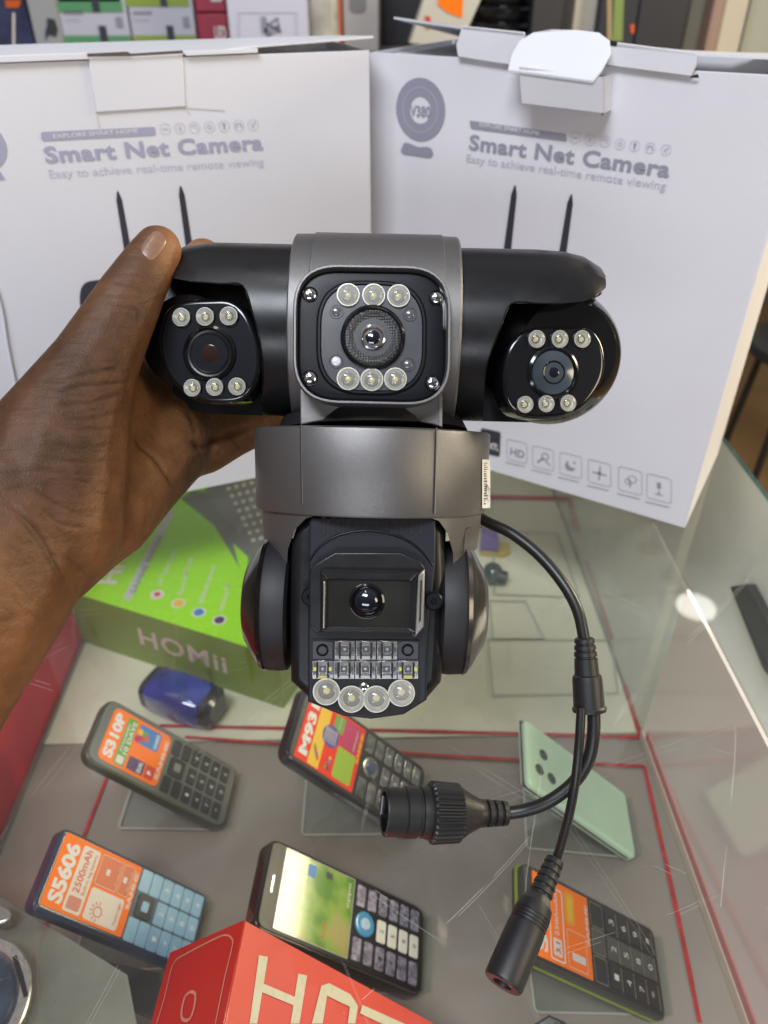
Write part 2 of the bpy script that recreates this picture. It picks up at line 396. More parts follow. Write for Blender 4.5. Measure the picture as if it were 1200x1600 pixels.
# left red side panel
red_m = mat('red_side_panel', (.60, .014, .03), .5, var=.15, scale=8, spec=.2)
b = MB(); pxl = Plane((XL, 0, 0), (1, 0, 0), (0, 1, 0)); b.box(pxl, -.3, .75, SH, -.008, -.004, 0, red_m)
b.build('side_panel', cab)
b = MB(); b.box(pxl, -.3, .75, SH, SH+.006, .0005, .004, mat('steel_strip', (.35, .34, .30), .3, metal=.8)); b.build('corner_strip', cab)
# glass top
gtop = clear('counter_glass', (.98, .985, .97), 1.5, .015, haze=.010, hazecol=(.75, .74, .70), scratch=.30, refl=.75)
gedge = mat('glass_cut_edge', (.10, .24, .25), .12, coat=1, var=.4, scale=40)
b = MB(); Gx0, Gx1, Gy0, Gy1 = -.62, .388, -.3, 1.15
V8 = [(x, y, z) for z in (-.006, 0) for x, y in ((Gx0, Gy0), (Gx1, Gy0), (Gx1, Gy1), (Gx0, Gy1))]
b.add(V8, [[4, 5, 6, 7], [0, 3, 2, 1]], gtop); b.add(V8, [[0, 1, 5, 4], [1, 2, 6, 5], [2, 3, 7, 6], [3, 0, 4, 7]], gedge)
b.build('glass_top', cab, flat=True)
b = MB(); b.box(ZP(0), .3885, .392, -.3, 1.15, -.205, -.0065, mat('frosted_side_pane', (.84, .85, .80), .25, var=.08, scale=5, coat=1)); b.build('side_glass', cab)  # pale base stands in for ceiling reflection on the glass above
# lower base of the counter seen past the glass
b = MB(); b.box(ZP(0), -.62, .388, -.3, 1.15, -.90, SH-.02, mat('counter_base', (.35, .33, .30), .5)); b.build('counter_base', cab)

# ---- reflected ceiling downlight
pg = onz(1088, 946, 0); dr = ray(1088, 946); dr = Vector((dr.x, dr.y, -dr.z)).normalized(); lp = pg+dr*(2.0/dr.z)
lm = mat('lamp_diffuser', (1, 1, 1), .5, emit=(1, .98, .92), es=11)
lt = empty('ceiling_downlight', lp, 'round lit white ceiling downlight that shows as a bright spot in the counter glass', 'ceiling light')
b = MB(); b.rev(lp, (0, 0, 1), [(0, .088), (.004, .088)], lm); b.build('diffuser', lt)
b = MB(); b.rev(lp+Vector((-.02, .33, 0)), (0, 0, 1), [(0, .06), (.004, .06)], lm); b.build('diffuser', lt)
b = MB(); b.rev(lp+Vector((0, 0, .005)), (0, 0, 1), [(0, .14), (.03, .14)], ink_w); b.build('housing', lt)

# ================================================================== CARTONS
def carton(near, yaw, w, h, d, side):
    """near: ground corner BR; returns front plane with origin at bottom-right corner (u runs left negative)"""
    u = Vector((math.cos(yaw), math.sin(yaw), 0)); n = Vector((math.sin(yaw), -math.cos(yaw), 0))
    return Plane(near, n, u), u, n
# ----- right carton
BR = Vector((.2865, .5518, .001)); yw = -.5540; w, h, d = .330, .3594, .150
pr, u, n = carton(BR, yw, w, h, d, 1)
rb = empty('camera_carton', Matrix.Translation(BR), 'white camera carton on the right with round webcam emblem and a bulging centre lid tab', 'carton', 'white camera cartons behind the held camera')
def carton_shell(pl, u, n, w, h, d, parent, open_top=True):
    b = MB(); t = .0022
    b.box(pl, -w, 0, 0, h, -t, 0, card, .0006)                                        # front
    b.box(pl, -w, 0, 0, h, -d, -d+t, card, .0006)                                     # back
    pside = Plane(pl.o, u, -n)
    b.box(pside, .0005, d-.0005, 0, h, -t, 0.0012, card, .0006)
    pl2 = Plane(pl.o-u*w, -u, n); b.box(pl2, -d+.0005, -.0005, 0, h, -t, .0012, card, .0006)
    b.box(pl, -w+t, -t, .0005, .003, -d+t, -t, card)
    return b.build('carton_wall', parent)
carton_shell(pr, u, n, w, h, d, rb)
# inner dust-flap level, slightly sunken
b = MB(); ptop = Plane(BR+Vector((0, 0, h)), (0, 0, 1), u)
b.box(ptop, -w+.003, -w*.60, .003, d-.003, -.004, -.003, card); b.build('dust_flap', rb)
# lid sheet raised a little, front edge dips over the front face between the cuts
def lerp(a, b, t): return a+(b-a)*t
A0 = pr.at(586, 29, -.030); A1 = pr.at(726, 41, .004); A2 = pr.at(1090, 82, .004); A3 = pr.at(1215, 92, -.012)
back = lambda p, dz: p - n*(d*.95) + Vector((0, 0, dz))
b = MB(); th = Vector((0, 0, .0016))
fr_ = [A0, A1, A2, A3]; bk = [Vector((p.x, p.y, 0))-n*(d*.95)+Vector((0, 0, h+.002)) for p in fr_]
b.rings([[p-th, q-th, q, p] for p, q in zip(fr_, bk)], card); b.build('lid', rb, angle=20)
# hanging front strip
b = MB(); b.pxblock(pr, [(726, 40), (822, 50), (824, 104), (719, 88), (716, 70)], .0022, .0040, card, .0004); b.build('lid_lip', rb); b = MB()
b.pxblock(pr, [(955, 64), (1091, 82), (1090, 100), (1082, 118), (950, 101)], .0022, .0040, card, .0004); b.build('lid_lip', rb)
# dark slots at its ends
for q_, hq in (([(824, 52), (834, 48), (838, 56), (826, 60)], .0044), ([(957, 62), (968, 64), (966, 72), (955, 70)], .0044), ([(1082, 118), (1092, 115), (1094, 121), (1080, 121)], .0030), ([(946, 128), (953, 126), (948, 170), (942, 182)], .003)):
    b = MB(); b.pxflat(pr, q_, hq, deep_black); b.build('lid_slot', rb, flat=True)
# bulging tab
pt = Plane(pr.o+n*.022, n, u)
low = [pr.at(811, 168, .004), pr.at(941, 184, .004)]
mid = [pt.at(811, 104, 0), pt.at(942, 121, 0)]; lo2 = [pt.at(812, 162, -.004), pt.at(941, 178, -.004)]
b = MB(); tt = n*.0014
def sheet(bm_, P, Q, off, m):      # ruled sheet between two polylines with a thickness
    bm_.rings([[p, q, q-off, p-off] for p, q in zip(P, Q)], m)
sheet(b, mid, lo2, tt, card)
top_r = [(812, 104), (813, 80), (820, 62), (838, 50), (866, 45), (905, 46), (940, 50), (959, 62), (965, 80), (956, 104), (942, 121)]
b.build('lid_tab', rb)
b = MB()
tp_pts = []
for i, p in enumerate(top_r):
    f_ = {0: 0, 10: 0}.get(i, None)
    up_ = min(1, max(0, (104-p[1])/54)); hh = .0222-.016*up_
    tp_pts.append(pr.at(p[0], p[1], hh))
tp2 = [p-Vector((0, 0, .0014)) for p in tp_pts]
b.rings([tp2, tp_pts], card); b.build('lid_tab', rb, angle=40)
for xa, ya, yb in ((811, 106, 164), (942, 121, 180)):
    b = MB(); q_ = [pt.at(xa, ya, 0), pt.at(xa+(1 if xa < 900 else -1), yb-2, -.004)]; w0 = [p - n*((p-pr.o).dot(n)-.0005) for p in q_]
    off = u*.0012*(1 if xa < 900 else -1); b.rings([[q_[0], q_[1], w0[1], w0[0]], [p+off for p in (q_[0], q_[1], w0[1], w0[0])]], card); b.build('tab_cheek', rb)
P0 = .0005
def pxring(b, pl, cx, cy, r, w_, h, m, n_=28, sy=1.0):     # r in photo pixels measured along x
    q = pl.uv(cx, cy); q2 = pl.uv(cx+r, cy); R_ = (Vector(q2)-Vector(q)).length
    uvp = [(q[0]+R_*math.cos(a), q[1]+R_*sy*math.sin(a)) for a in [2*math.pi*i/n_ for i in range(n_)]]
    if w_: b.ringflat(pl, uvp, R_*w_, h, m)
    else: b.flat(pl, uvp, h, m)
def gear(b, pl, kind, cx, cy, r, h, m):
    q = Vector(pl.uv(cx, cy)); R_ = (Vector(pl.uv(cx+r, cy))-q).length
    def ln(x0, y0, x1, y1, w=.14): b.line(pl, q+Vector((x0, y0))*R_, q+Vector((x1, y1))*R_, w*R_, h, m)
    if kind == 0: ln(-.5, 0, .5, 0, .3)
    elif kind == 1: ln(-.3, .5, .3, .1); ln(.3, .1, -.3, -.1); ln(-.3, -.1, .3, -.5)
    elif kind == 2: ln(-.5, .1, 0, .5); ln(0, .5, .5, .1); ln(.2, -.4, .4, 0)
    elif kind == 3: ln(-.5, 0, 0, .4); ln(0, .4, .5, 0); ln(.5, 0, 0, -.4); ln(0, -.4, -.5, 0)
    elif kind == 4: ln(0, -.6, 0, .6, .3); ln(-.3, .2, .3, .2)
    elif kind == 5: ln(-.5, -.4, -.4, .3, .2); ln(-.4, .3, .4, .3); ln(.4, .3, .5, -.4, .2)
    else: ln(-.4, -.4, .4, .4); ln(-.4, .3, .2, -.5); ln(0, .5, .5, .2)
def printing(pl, parent, bar, bartxt, title, sub_, icons, ants, ink=ink, ink_l=ink_l):
    b = MB(); b.pxflat(pl, bar, P0, ink, r=.0015); b.build('header_bar', parent, flat=True)
    b = MB(); b.pxtext(pl, 'EXPLORE SMART HOME', *bartxt, P0+.0003, ink_w); b.build('header_print', parent, flat=True)
    b = MB(); b.pxtext(pl, 'Smart Net Camera', *title, P0, ink, bold=.030, space=1.06); b.build('title_print', parent, flat=True)
    b = MB(); b.pxtext(pl, 'Easy to achieve real-time remote viewing', *sub_, P0, ink_l, space=1.0); b.build('subtitle_print', parent, flat=True)
    for k, (x, y) in enumerate(icons):
        b = MB(); pxring(b, pl, x, y, 8.2, .10, P0, ink_l); gear(b, pl, k, x, y, 8.2, P0, ink_l if k not in (4, 5) else ink); b.build('feature_icon', parent, flat=True)
    for (x0, y0, x1, y1) in ants:
        b = MB(); A = Vector(pl.uv(x0, y0)); B = Vector(pl.uv(x1, y1)); dd = (B-A).normalized(); qq = Vector((-dd.y, dd.x))
        wd = (Vector(pl.uv(x0+6, y0))-A).length
        b.flat(pl, [A-qq*wd*.25, A-dd*wd*.4, A+qq*wd*.25, A+dd*wd*2+qq*wd*.75, B+qq*wd*1.05, B-qq*wd*1.05, A+dd*wd*2-qq*wd*.75], P0, ink_dk); b.build('antenna_print', parent, flat=True)
printing(pr, rb, [(734, 188), (885, 209), (886, 221), (736, 201)], ((750, 197), (843, 211), (751, 190.5)),
         ((733, 233), (1045, 277), (734, 209)), ((729, 253), (1040, 297), (730, 240)),
         [(899, 215), (922, 218), (946, 221), (969, 225), (992, 228), (1016, 231), (1041, 234)],
         [(805, 291, 792, 398), (893, 305, 878, 404)])
# emblem: round webcam with text V380
b = MB(); pxring(b, pr, 657, 172, 39, .58, P0, ink, 40, 1.02); b.build('emblem_ring', rb, flat=True)
b = MB(); pxring(b, pr, 657, 172, 28, .035, P0+.0003, ink_l, 40, 1.02); b.pxtext(pr, 'V380', (641, 180), (673, 183), (641, 163), P0+.0003, ink, .02); b.build('emblem_print', rb, flat=True)
b = MB(); b.pxflat(pr, [(632, 222), (640, 224), (655, 230), (668, 229), (675, 232), (678, 242), (672, 247), (630, 241), (626, 236)], P0, ink, r=.002); b.build('emblem_foot', rb, flat=True)
# feature squares at the bottom
for k, (x, y) in enumerate([(808, 705), (849, 716), (892, 727), (937, 739), (985, 751), (1030, 763)]):
    s_ = 16+k*.7; b = MB(); sl = .25
    q = [Vector(pr.uv(x+dx*s_, y+dy*s_+dx*s_*sl)) for dx, dy in ((-1, 1), (1, 1), (1, -1), (-1, -1))]
    b.ringflat(pr, rpoly(q, .0035, 4), .0005, P0, ink)
    b.line(pr, pr.uv(x-s_-2, y+s_+1), pr.uv(x+s_-4, y+s_+8+k*.4), .0009, P0, ink)
    if k == 0: b.pxtext(pr, 'HD', (x-11, y+5), (x+11, y+11), (x-11, y-7), P0, ink, .02)
    elif k == 1:
        pxring(b, pr, x+3, y-3, 6, .25, P0, ink); b.line(pr, pr.uv(x-9, y+6), pr.uv(x+1, y-1), .0018, P0, ink); b.line(pr, pr.uv(x+4, y+4), pr.uv(x+11, y+12), .0012, P0, ink)
    elif k == 2:
        b.pxflat(pr, [(x-4, y-9), (x-9, y-2), (x-7, y+6), (x+2, y+9), (x+8, y+5), (x, y+3), (x-4, y-2)], P0, ink, r=.001); pxring(b, pr, x+6, y-4, 2, 0, P0, ink)
    elif k == 3:
        b.line(pr, pr.uv(x-11, y-2), pr.uv(x+11, y+4), .0012, P0, ink); b.line(pr, pr.uv(x+1, y-11), pr.uv(x-1, y+11), .0012, P0, ink); pxring(b, pr, x, y, 3, 0, P0, ink)
    elif k == 4:
        pxring(b, pr, x-4, y+1, 5, .2, P0, ink); pxring(b, pr, x+3, y-2, 7, .16, P0, ink); b.line(pr, pr.uv(x, y+10), pr.uv(x, y-1), .0012, P0, ink)
    else:
        b.pxflat(pr, [(x-3, y-10), (x+3, y-9), (x+3, y+1), (x-3, y)], P0, ink, r=.001); b.line(pr, pr.uv(x, y+3), pr.uv(x, y+9), .001, P0, ink); b.line(pr, pr.uv(x-6, y+8), pr.uv(x+6, y+11), .001, P0, ink)
    b.build('feature_badge', rb, flat=True)
b = MB(); b.pxflat(pr, [(752, 668), (783, 675), (781, 714), (748, 706)], P0, ink_dk, r=.003)
b.pxtext(pr, 'XTL', (764, 700), (779, 704), (764, 690), P0+.0003, ink_w, .03); b.build('screen_print', rb, flat=True)

# ----- left carton
BL = Vector((.0042, .6856, .001)); yl = .3403; wl, hl, dl = .36, .364, .105
pl_, ul, nl = carton(BL, yl, wl, hl, dl, -1)
lb = empty('camera_carton', Matrix.Translation(BL), 'white camera carton on the left whose closed lid tab is pressed flat, behind the hand', 'carton', 'white camera cartons behind the held camera')
carton_shell(pl_, ul, nl, wl, hl, dl, lb)
ink2 = mat('printed_violet_grey_ink', (.35, .35, .47), .5); ink2l = mat('printed_pale_violet_ink', (.52, .52, .62), .5)
printing(pl_, lb, [(64, 206), (242, 198), (243, 211), (65, 220)], ((84, 216), (216, 207), (84, 209)),
         ((72, 254), (411, 233), (72, 228)), ((78, 278), (412, 258), (78, 264)),
         [(258, 201), (281, 200), (304, 199), (327, 198), (350, 197), (373, 196), (395, 195)],
         [(184, 300, 206, 430), (282, 292, 302, 430)], ink2, ink2l)
b = MB(); pxring(b, pl_, -30, 228, 40, .5, P0, ink2); b.pxflat(pl_, [(-40, 270), (0, 268), (8, 280), (-40, 284)], P0, ink2); b.build('emblem_ring', lb, flat=True)
b = MB(); b.pxflat(pl_, [(124, 470), (126, 450), (134, 440), (160, 436), (165, 500), (128, 490)], P0, ink_dk, r=.004); b.build('camera_print', lb, flat=True)
ptl = Plane(BL+Vector((0, 0, hl)), (0, 0, 1), ul)
b = MB(); b.box(ptl, -wl+.003, -.003, .003, dl-.003, -.008, -.007, card); b.build('dust_flap', lb)
# lid: closed on the left, springing up towards its right end
b = MB(); xs = [-.36, -.24, -.12, -.095, -.02, .004]; zs = [.0015, .0015, .0015, .004, .007, .008]
b.rings([[ptl.w(x, -.001, z), ptl.w(x, dl*.96, .002), ptl.w(x, dl*.96, .0036), ptl.w(x, -.001, z+.0016)] for x, z in zip(xs, zs)], card); b.build('lid', lb, angle=20)
b = MB(); b.pxblock(pl_, [(-40, 88), (135, 82), (139, 92), (-40, 99)], .0015, .0030, card, .0004); b.build('lid_lip', lb); b = MB()
b.pxblock(pl_, [(285, 80), (401, 75), (402, 82), (290, 87)], .0015, .0030, card, .0004); b.build('lid_lip', lb)
b = MB(); b.pxblock(pl_, [(137, 87), (285, 84), (290, 166), (150, 175)], .0002, .0016, card, .0005); b.build('lid_tab', lb)
b = MB(); b.pxflat(pl_, [(135, 83), (198, 80), (204, 83), (284, 78), (285, 83), (205, 87), (137, 88)], .0034, mat('dark_slot_card', (.10, .07, .05), .8)); b.build('lid_slot', lb, flat=True)
crs = mat('card_crease', (.60, .58, .57), .6)
b = MB()
for q in [[(150, 175), (156, 205)], [(152, 172), (288, 168)], [(290, 168), (296, 178)], [(290, 168), (350, 172)]]:
    for A, B in zip(q[:-1], q[1:]): b.line(pl_, pl_.uv(*A), pl_.uv(*B), .0009, .0006, crs)
b.build('crease', lb, flat=True)
# long soft white cord hanging down the left carton
b = MB(); b.tube([pl_.at(-10, 440, .002), pl_.at(2, 480, .002), pl_.at(12, 540, .002), pl_.at(26, 610, .002)], .0011, card, 8); b.build('white_cord', None)
tag(bpy.data.objects['white_cord'], 'thin white cord hanging against the left carton above the wrist', 'cord')
# ================================================================== HELD CAMERA
DR = empty('surveillance_camera', CM @ Matrix.Translation(Vector((-20*US, 100*US, -F*US))), 'black and silver three-lens security camera with a forked cable, held up in the hand', 'security camera')
CX, CY, CZ = [CR @ Vector(v) for v in ((1, 0, 0), (0, 1, 0), (0, 0, 1))]
# --- upper barrel
P0b = c(238, 514, 0); P1b = c(948, 531, 0); AX = (P1b-P0b).normalized(); UU = US
def bt(px): return (px-238)*US
prof = [(0, 30), (4, 66), (14, 92), (34, 113), (64, 125), (100, 130), (590, 131), (628, 129), (658, 123), (682, 110), (698, 90), (706, 70), (708, 40), (708, 1)]
prof = [(0, 1)]+prof
bb = MB(); bb.rev(P0b, AX, [(t*US, r*US) for t, r in prof], black_satin, 96, ref=CY)
def cutpoly(pts, z0, z1, m=deep_black):
    k = MB(); k.rings([[c(x, y, z0) for x, y in pts], [c(x, y, z1) for x, y in pts]], m); return k
rcut = [(798, 474), (880, 474), (912, 471), (932, 463), (946, 450), (1010, 440), (1010, 705), (752, 705), (755, 640), (757, 585), (766, 550)]
lcut = [(150, 424), (235, 424), (256, 432), (300, 440), (380, 446), (396, 490), (408, 540), (412, 590), (410, 640), (406, 700), (150, 700)]
body = bb.build('barrel_body', DR, cut=[cutpoly(rcut, -10, 330, black_gloss), cutpoly([(893, 473.5), (918, 470), (929, 466), (937, 462), (943.5, 456), (946.5, 449), (947, 441), (946, 433), (1020, 428), (1020, 705), (893, 705)], -330, 330, black_gloss), cutpoly(lcut, -10, 330, black_gloss)], angle=30)
sub(body, DR)
# hood rims: thin bright-lipped edges following the cut
def on_barrel(px, py, extra=.3):   # point on the barrel surface seen at px,py
    z = 0
    for _ in range(8):
        q = c(px, py, z); rel = q-P0b; t = rel.dot(AX); rad = (rel-AX*t); yv = rad.dot(CY)
        z = math.sqrt(max((131*US)**2-yv*yv, 1e-9))/US
    return c(px, py, z+extra)
b = MB(); b.tube([on_barrel(x, y) for x, y in [(880, 474), (845, 474), (799, 474), (782, 512), (767, 550), (758, 585), (756, 630)]], 1.1*US, black_gloss, 8, 4); b.build('hood_rim', body); b = MB()
b.tube([on_barrel(x, y) for x, y in [(300, 440), (345, 443), (379, 446), (395, 490), (407, 540), (411, 590), (409, 635)]], 1.1*US, black_gloss, 8, 4); b.build('hood_rim', body)

LED_N = 0
def led(parent, pl, x, y, r, h, tinted=.0):
    """reflector cup, yellow chip and clear dome, as one led part with its dome"""
    q = pl.at(x, y, h*US); n = pl.n; R_ = r*US
    b = MB(); b.rev(q, n, [(.02*R_, R_*.98), (.22*R_, R_*1.0), (.22*R_, R_*.90), (.10*R_, R_*.80), (-.25*R_, R_*.40), (-.30*R_, R_*.34), (-.30*R_, 1e-5)], cup_mat, 28, cap=False)
    b.rev(q, n, [(-.28*R_, R_*.30), (-.05*R_, R_*.28), (.05*R_, R_*.18), (.08*R_, 1e-5)], chip_mat, 14, cap=False)
    o = b.build('led', parent); sub(o, DR)
    b = MB(); b.ell(q+n*.16*R_, (pl.x*R_*.94, pl.y*R_*.94, n*R_*.62), dome, 28, 8, half=True)
    b.build('led_dome', o); return o
def socket(parent, pl, x, y, r, h):
    b = MB(); b.rev(pl.at(x, y, h*US), pl.n, [(0, r*US*1.22), (.5*US, r*US*1.2), (1.6*US, r*US*1.10), (1.6*US, r*US*1.02), (0.3*US, r*US*1.0)], black_gloss, 28, cap=False); b.build('led_socket', parent)

# --- side lens units
def side_unit(cx, cy, rx, ry, rz, outline, tx, ty, leds, lens, lr, pale):
    un = empty_part('lens_unit', DR)
    o = c(cx, cy, 5)
    b = MB(); b.ell(o, (CX*rx*US, CZ*rz*US, CY*ry*US), black_gloss, 56, 30)
    pl = camplane(100, cx, cy, tx, ty)
    # face disc set into the ball
    k = MB(); k.pxblock(pl, [(cx-300, cy-300), (cx+300, cy-300), (cx+300, cy+300), (cx-300, cy+300)], -16*US, 200*US, black_satin)
    ball = b.build('lens_ball', DR, cut=[k]); sub(ball, DR)
    b = MB(); b.pxblock(pl, outline, -50*US, -2*US, black_gloss, 7*US, mcap=face_black, smooth=True, n=5); b.build('face_plate', ball)
    for x, y, r in leds: socket(ball, pl, x, y, r, -3); led(ball, pl, x, y, r, 0)
    q = pl.at(lens[0], lens[1], -3*US); n = pl.n; L = lr*US
    b = MB(); b.rev(q, n, [(0, L*1.14), (.10*L, L*1.12), (.16*L, L*1.02), (.10*L, L*.98), (-.02*L, L*.90)], black_gloss, 48, cap=False); ring = b.build('lens_ring', ball)
    b = MB()
    if pale: b.rev(q, n, [(.0, L*.95), (.06*L, L*.90), (.10*L, L*.62), (.13*L, L*.3), (.135*L, 1e-5)], lens_pale, 48, cap=False); b.rev(q, n, [(.124*L, L*.50), (.150*L, L*.47), (.1415*L, L*.43)], black_gloss, 40, cap=False); b.rev(q, n, [(.134*L, L*.22), (.150*L, L*.12), (.152*L, 1e-5)], lens_glass, 24, cap=False)
    else:
        b.rev(q, n, [(.05*L, L*.94), (.02*L, L*.84), (.06*L, L*.80), (.0, L*.70), (.03*L, L*.66), (-.02*L, L*.56)], black_satin, 48, cap=False)
        b.rev(q, n, [(-.03*L, L*.58), (.02*L, L*.42), (.05*L, L*.2), (.055*L, 1e-5)], mat('brown_coated_lens', (.020, .008, .005), .06, coat=1), 48, cap=False)
    b.build('lens', ball)
    return ball
def empty_part(n, p): return None
side_unit(858, 556, 108, 106, 104, [(787, 583), (794, 546), (811, 523), (838, 511), (880, 510), (920, 511), (938, 526), (947, 552), (946, 583), (934, 611), (912, 637), (883, 651), (850, 655), (820, 652), (800, 641), (789, 616)], .16, .10,
          [(838, 530, 12.5), (874, 530, 12.5), (909, 530, 12.5), (820, 632, 12), (853, 631, 12), (887, 630, 12)], (865, 582), 34, True)
side_unit(322, 545, 104, 100, 104, [(246, 540), (249, 508), (260, 482), (286, 469), (325, 466), (360, 468), (384, 488), (399, 520), (407, 552), (405, 585), (392, 612), (372, 628), (340, 631), (310, 628), (282, 612), (258, 584)], -.12, .08,
          [(284, 496, 13), (321, 495, 13), (358, 494, 13), (301, 606, 12.5), (336, 605, 12.5), (371, 604, 12.5)], (327, 552), 35, False)

# --- centre collar and square face
b = MB(); o = P0b
b.rev(o, AX, [(bt(466), 131*US), (bt(466), 143*US), (bt(468), 145.5*US), (bt(495), 146*US), (bt(496), 148*US), (bt(683), 148.5*US), (bt(684), 146.5*US), (bt(705), 146*US), (bt(708), 144*US), (bt(708), 131*US)], silver, 120, ref=CY)
fp = camplane(160, 580, 522, 0.03, .0, .012)
kc = MB(); kc.pxblock(fp, [(470, 424), (694, 428), (692, 624), (468, 618)], -30*US, 120*US, silver, r=50*US)
col = sub(b.build('centre_collar', DR, cut=[kc], angle=25), DR)
sq_o = [(458, 411), (706, 415), (704, 635), (457, 629)]; sq_i = [(463.5, 417), (700, 421), (698, 629.5), (462.5, 624)]
def rp(pl, pts, r): return rpoly([Vector(pl.uv(*p)) for p in pts], r*US, 10)
O_, I_ = rp(fp, sq_o, 62), rp(fp, sq_i, 56)
b = MB(); W_ = lambda P, h: [fp.w(p.x, p.y, h*US) for p in P]
O2 = rp(fp, [(464, 420), (700, 424), (698, 628), (463, 622)], 60)
b.rings([W_(O2, -95), W_(O_, -22), W_(O_, -3), W_(inset(O_, 1.5*US), 0), W_(inset(O_, 4*US), 0), W_(I_, -2.5), W_(inset(I_, 1*US), -14)], silver, True, False)
b.build('square_bezel', DR, angle=28)
b = MB(); I2 = inset(I_, .6*US)
ledge = rp(fp, [(475, 430), (688, 434), (686, 616), (474, 612)], 50)
gi = rp(fp, [(500, 440), (663, 443), (661, 612), (499, 609)], 58)
b.rings([W_(I2, -24), W_(I2, -13), W_(inset(I2, 4*US), -10), W_(ledge, -9), W_(rp(fp, [(494, 434), (669, 437), (667, 618), (493, 615)], 62), -9), W_(rp(fp, [(497, 437), (666, 440), (664, 615), (496, 612)], 60), -5.5), W_(gi, -5.5), W_(inset(gi, 1.5*US), -8)], face_black, True, True)
fpl = sub(b.build('face_plate', DR, angle=25), DR)
b = MB(); b.block(fp, inset(gi, 1.6*US), -9*US, -6.6*US, panel_grey, .6*US); b.build('led_panel', fpl)
for x, y in [(544, 459.5), (584, 460), (623, 461), (544, 591), (581, 592.5), (618, 591.5)]: led(fpl, fp, x, y, 15.5, -6)
tiny = mat('infrared_led', (.09, .09, .10), .15, coat=1); tinyb = mat('bright_sensor', (.55, .58, .66), .15, coat=1)
for i, (x, y) in enumerate([(525.5, 485), (641, 489), (525, 563), (638, 568)]):
    b = MB(); q = fp.at(x, y, -6.6*US); b.rev(q, fp.n, [(0, 10*US), (1.2*US, 9.6*US), (1.2*US, 8.6*US), (.2*US, 8.2*US)], panel_grey, 24, cap=False); b.ell(q, (fp.x*6.5*US, fp.y*6.5*US, fp.n*2.4*US), tinyb if i == 2 else tiny, 20, 8, half=True)
    b.build('sensor', fpl)
b = MB(); q = fp.at(582.5, 525.5, -7*US)
b.rev(q, fp.n, [(0, 44.5*US), (5*US, 43.5*US), (7*US, 41*US), (4*US, 38.5*US), (1*US, 37.5*US)], black_gloss, 64, cap=False); lring = sub(b.build('lens_ring', fpl), DR)
dimple = bpy.data.materials.new('dimpled_lens_surround'); dimple.use_nodes = True; dn = dimple.node_tree; db = dn.nodes['Principled BSDF']
db.inputs['Base Color'].default_value = (.035, .035, .035, 1); db.inputs['Roughness'].default_value = .38
t_ = dn.nodes.new('ShaderNodeTexCoord'); vo = dn.nodes.new('ShaderNodeTexVoronoi'); vo.inputs['Scale'].default_value = 850; vo.inputs['Randomness'].default_value = .15
bp = dn.nodes.new('ShaderNodeBump'); bp.inputs['Strength'].default_value = .9; bp.inputs['Distance'].default_value = .0006
dn.links.new(t_.outputs['Object'], vo.inputs['Vector']); dn.links.new(vo.outputs['Distance'], bp.inputs['Height']); dn.links.new(bp.outputs[0], db.inputs['Normal'])
b = MB(); b.rev(q, fp.n, [(1.5*US, 38*US), (3*US, 34*US), (-2*US, 18*US), (-3*US, 15*US)], dimple, 64, cap=False); b.build('lens_surround', lring)
b = MB(); b.rev(q, fp.n, [(-3*US, 17.5*US), (3.5*US, 17*US), (4.5*US, 15*US), (3*US, 13.4*US), (-1*US, 13*US)], chrome, 40, cap=False); b.build('lens_trim', lring)
b = MB(); b.rev(q, fp.n, [(-2*US, 13.4*US), (1*US, 9*US), (2.4*US, 4*US), (2.6*US, 1e-6)], lens_glass, 32, cap=False); b.build('lens', lring)
def screw(parent, pl, x, y, r, h, ang):
    q = pl.at(x, y, h*US); b = MB(); b.rev(q, pl.n, [(-1*US, r*US), (1.2*US, r*US*.98), (2.6*US, r*US*.75), (3.1*US, r*US*.4), (3.1*US, 1e-6)], chrome, 22, cap=False)
    Q = Vector(pl.uv(x, y)); d = Vector((math.cos(ang), math.sin(ang)))*r*US*.62; e_ = Vector((-d.y, d.x))
    b.line(pl, Q-d, Q+d, r*US*.26, (h+3.3)*US, deep_black); b.line(pl, Q-e_, Q+e_, r*US*.26, (h+3.35)*US, deep_black); b.build('screw', parent)
for k, (x, y) in enumerate([(483.5, 457.5), (683.5, 463), (483.5, 589), (677, 597)]):
    b = MB(); b.rev(fp.at(x, y, -9*US), fp.n, [(0, 11*US), (1.2*US, 10*US), (.1*US, 8.6*US)], black_gloss, 24, cap=False); b.build('screw_well', fpl); screw(fpl, fp, x, y, 8, -9, .4+k)
# --- neck below the square face
npn = camplane(112, 580, 640, 0, .0)
b = MB(); b.pxblock(npn, [(469, 600), (691, 606), (691, 668), (676, 663), (640, 656), (600, 652.5), (560, 652), (520, 654.5), (488, 660), (469, 664)], -60*US, 0, silver, 2*US); b.build('neck_plate', DR)
b = MB(); b.pxblock(npn, [(686, 618), (691, 618), (691, 667), (686, 665)], 0, 1.2*US, silver_edge, .4*US); b.build('neck_highlight', DR)  # brighter strip: highlight along the right edge put into the colour
b = MB(); b.rev(c(582, 668, -20), CY, [(-6*US, 150*US), (14*US, 140*US)], black_matte, 64); b.build('turntable', DR)

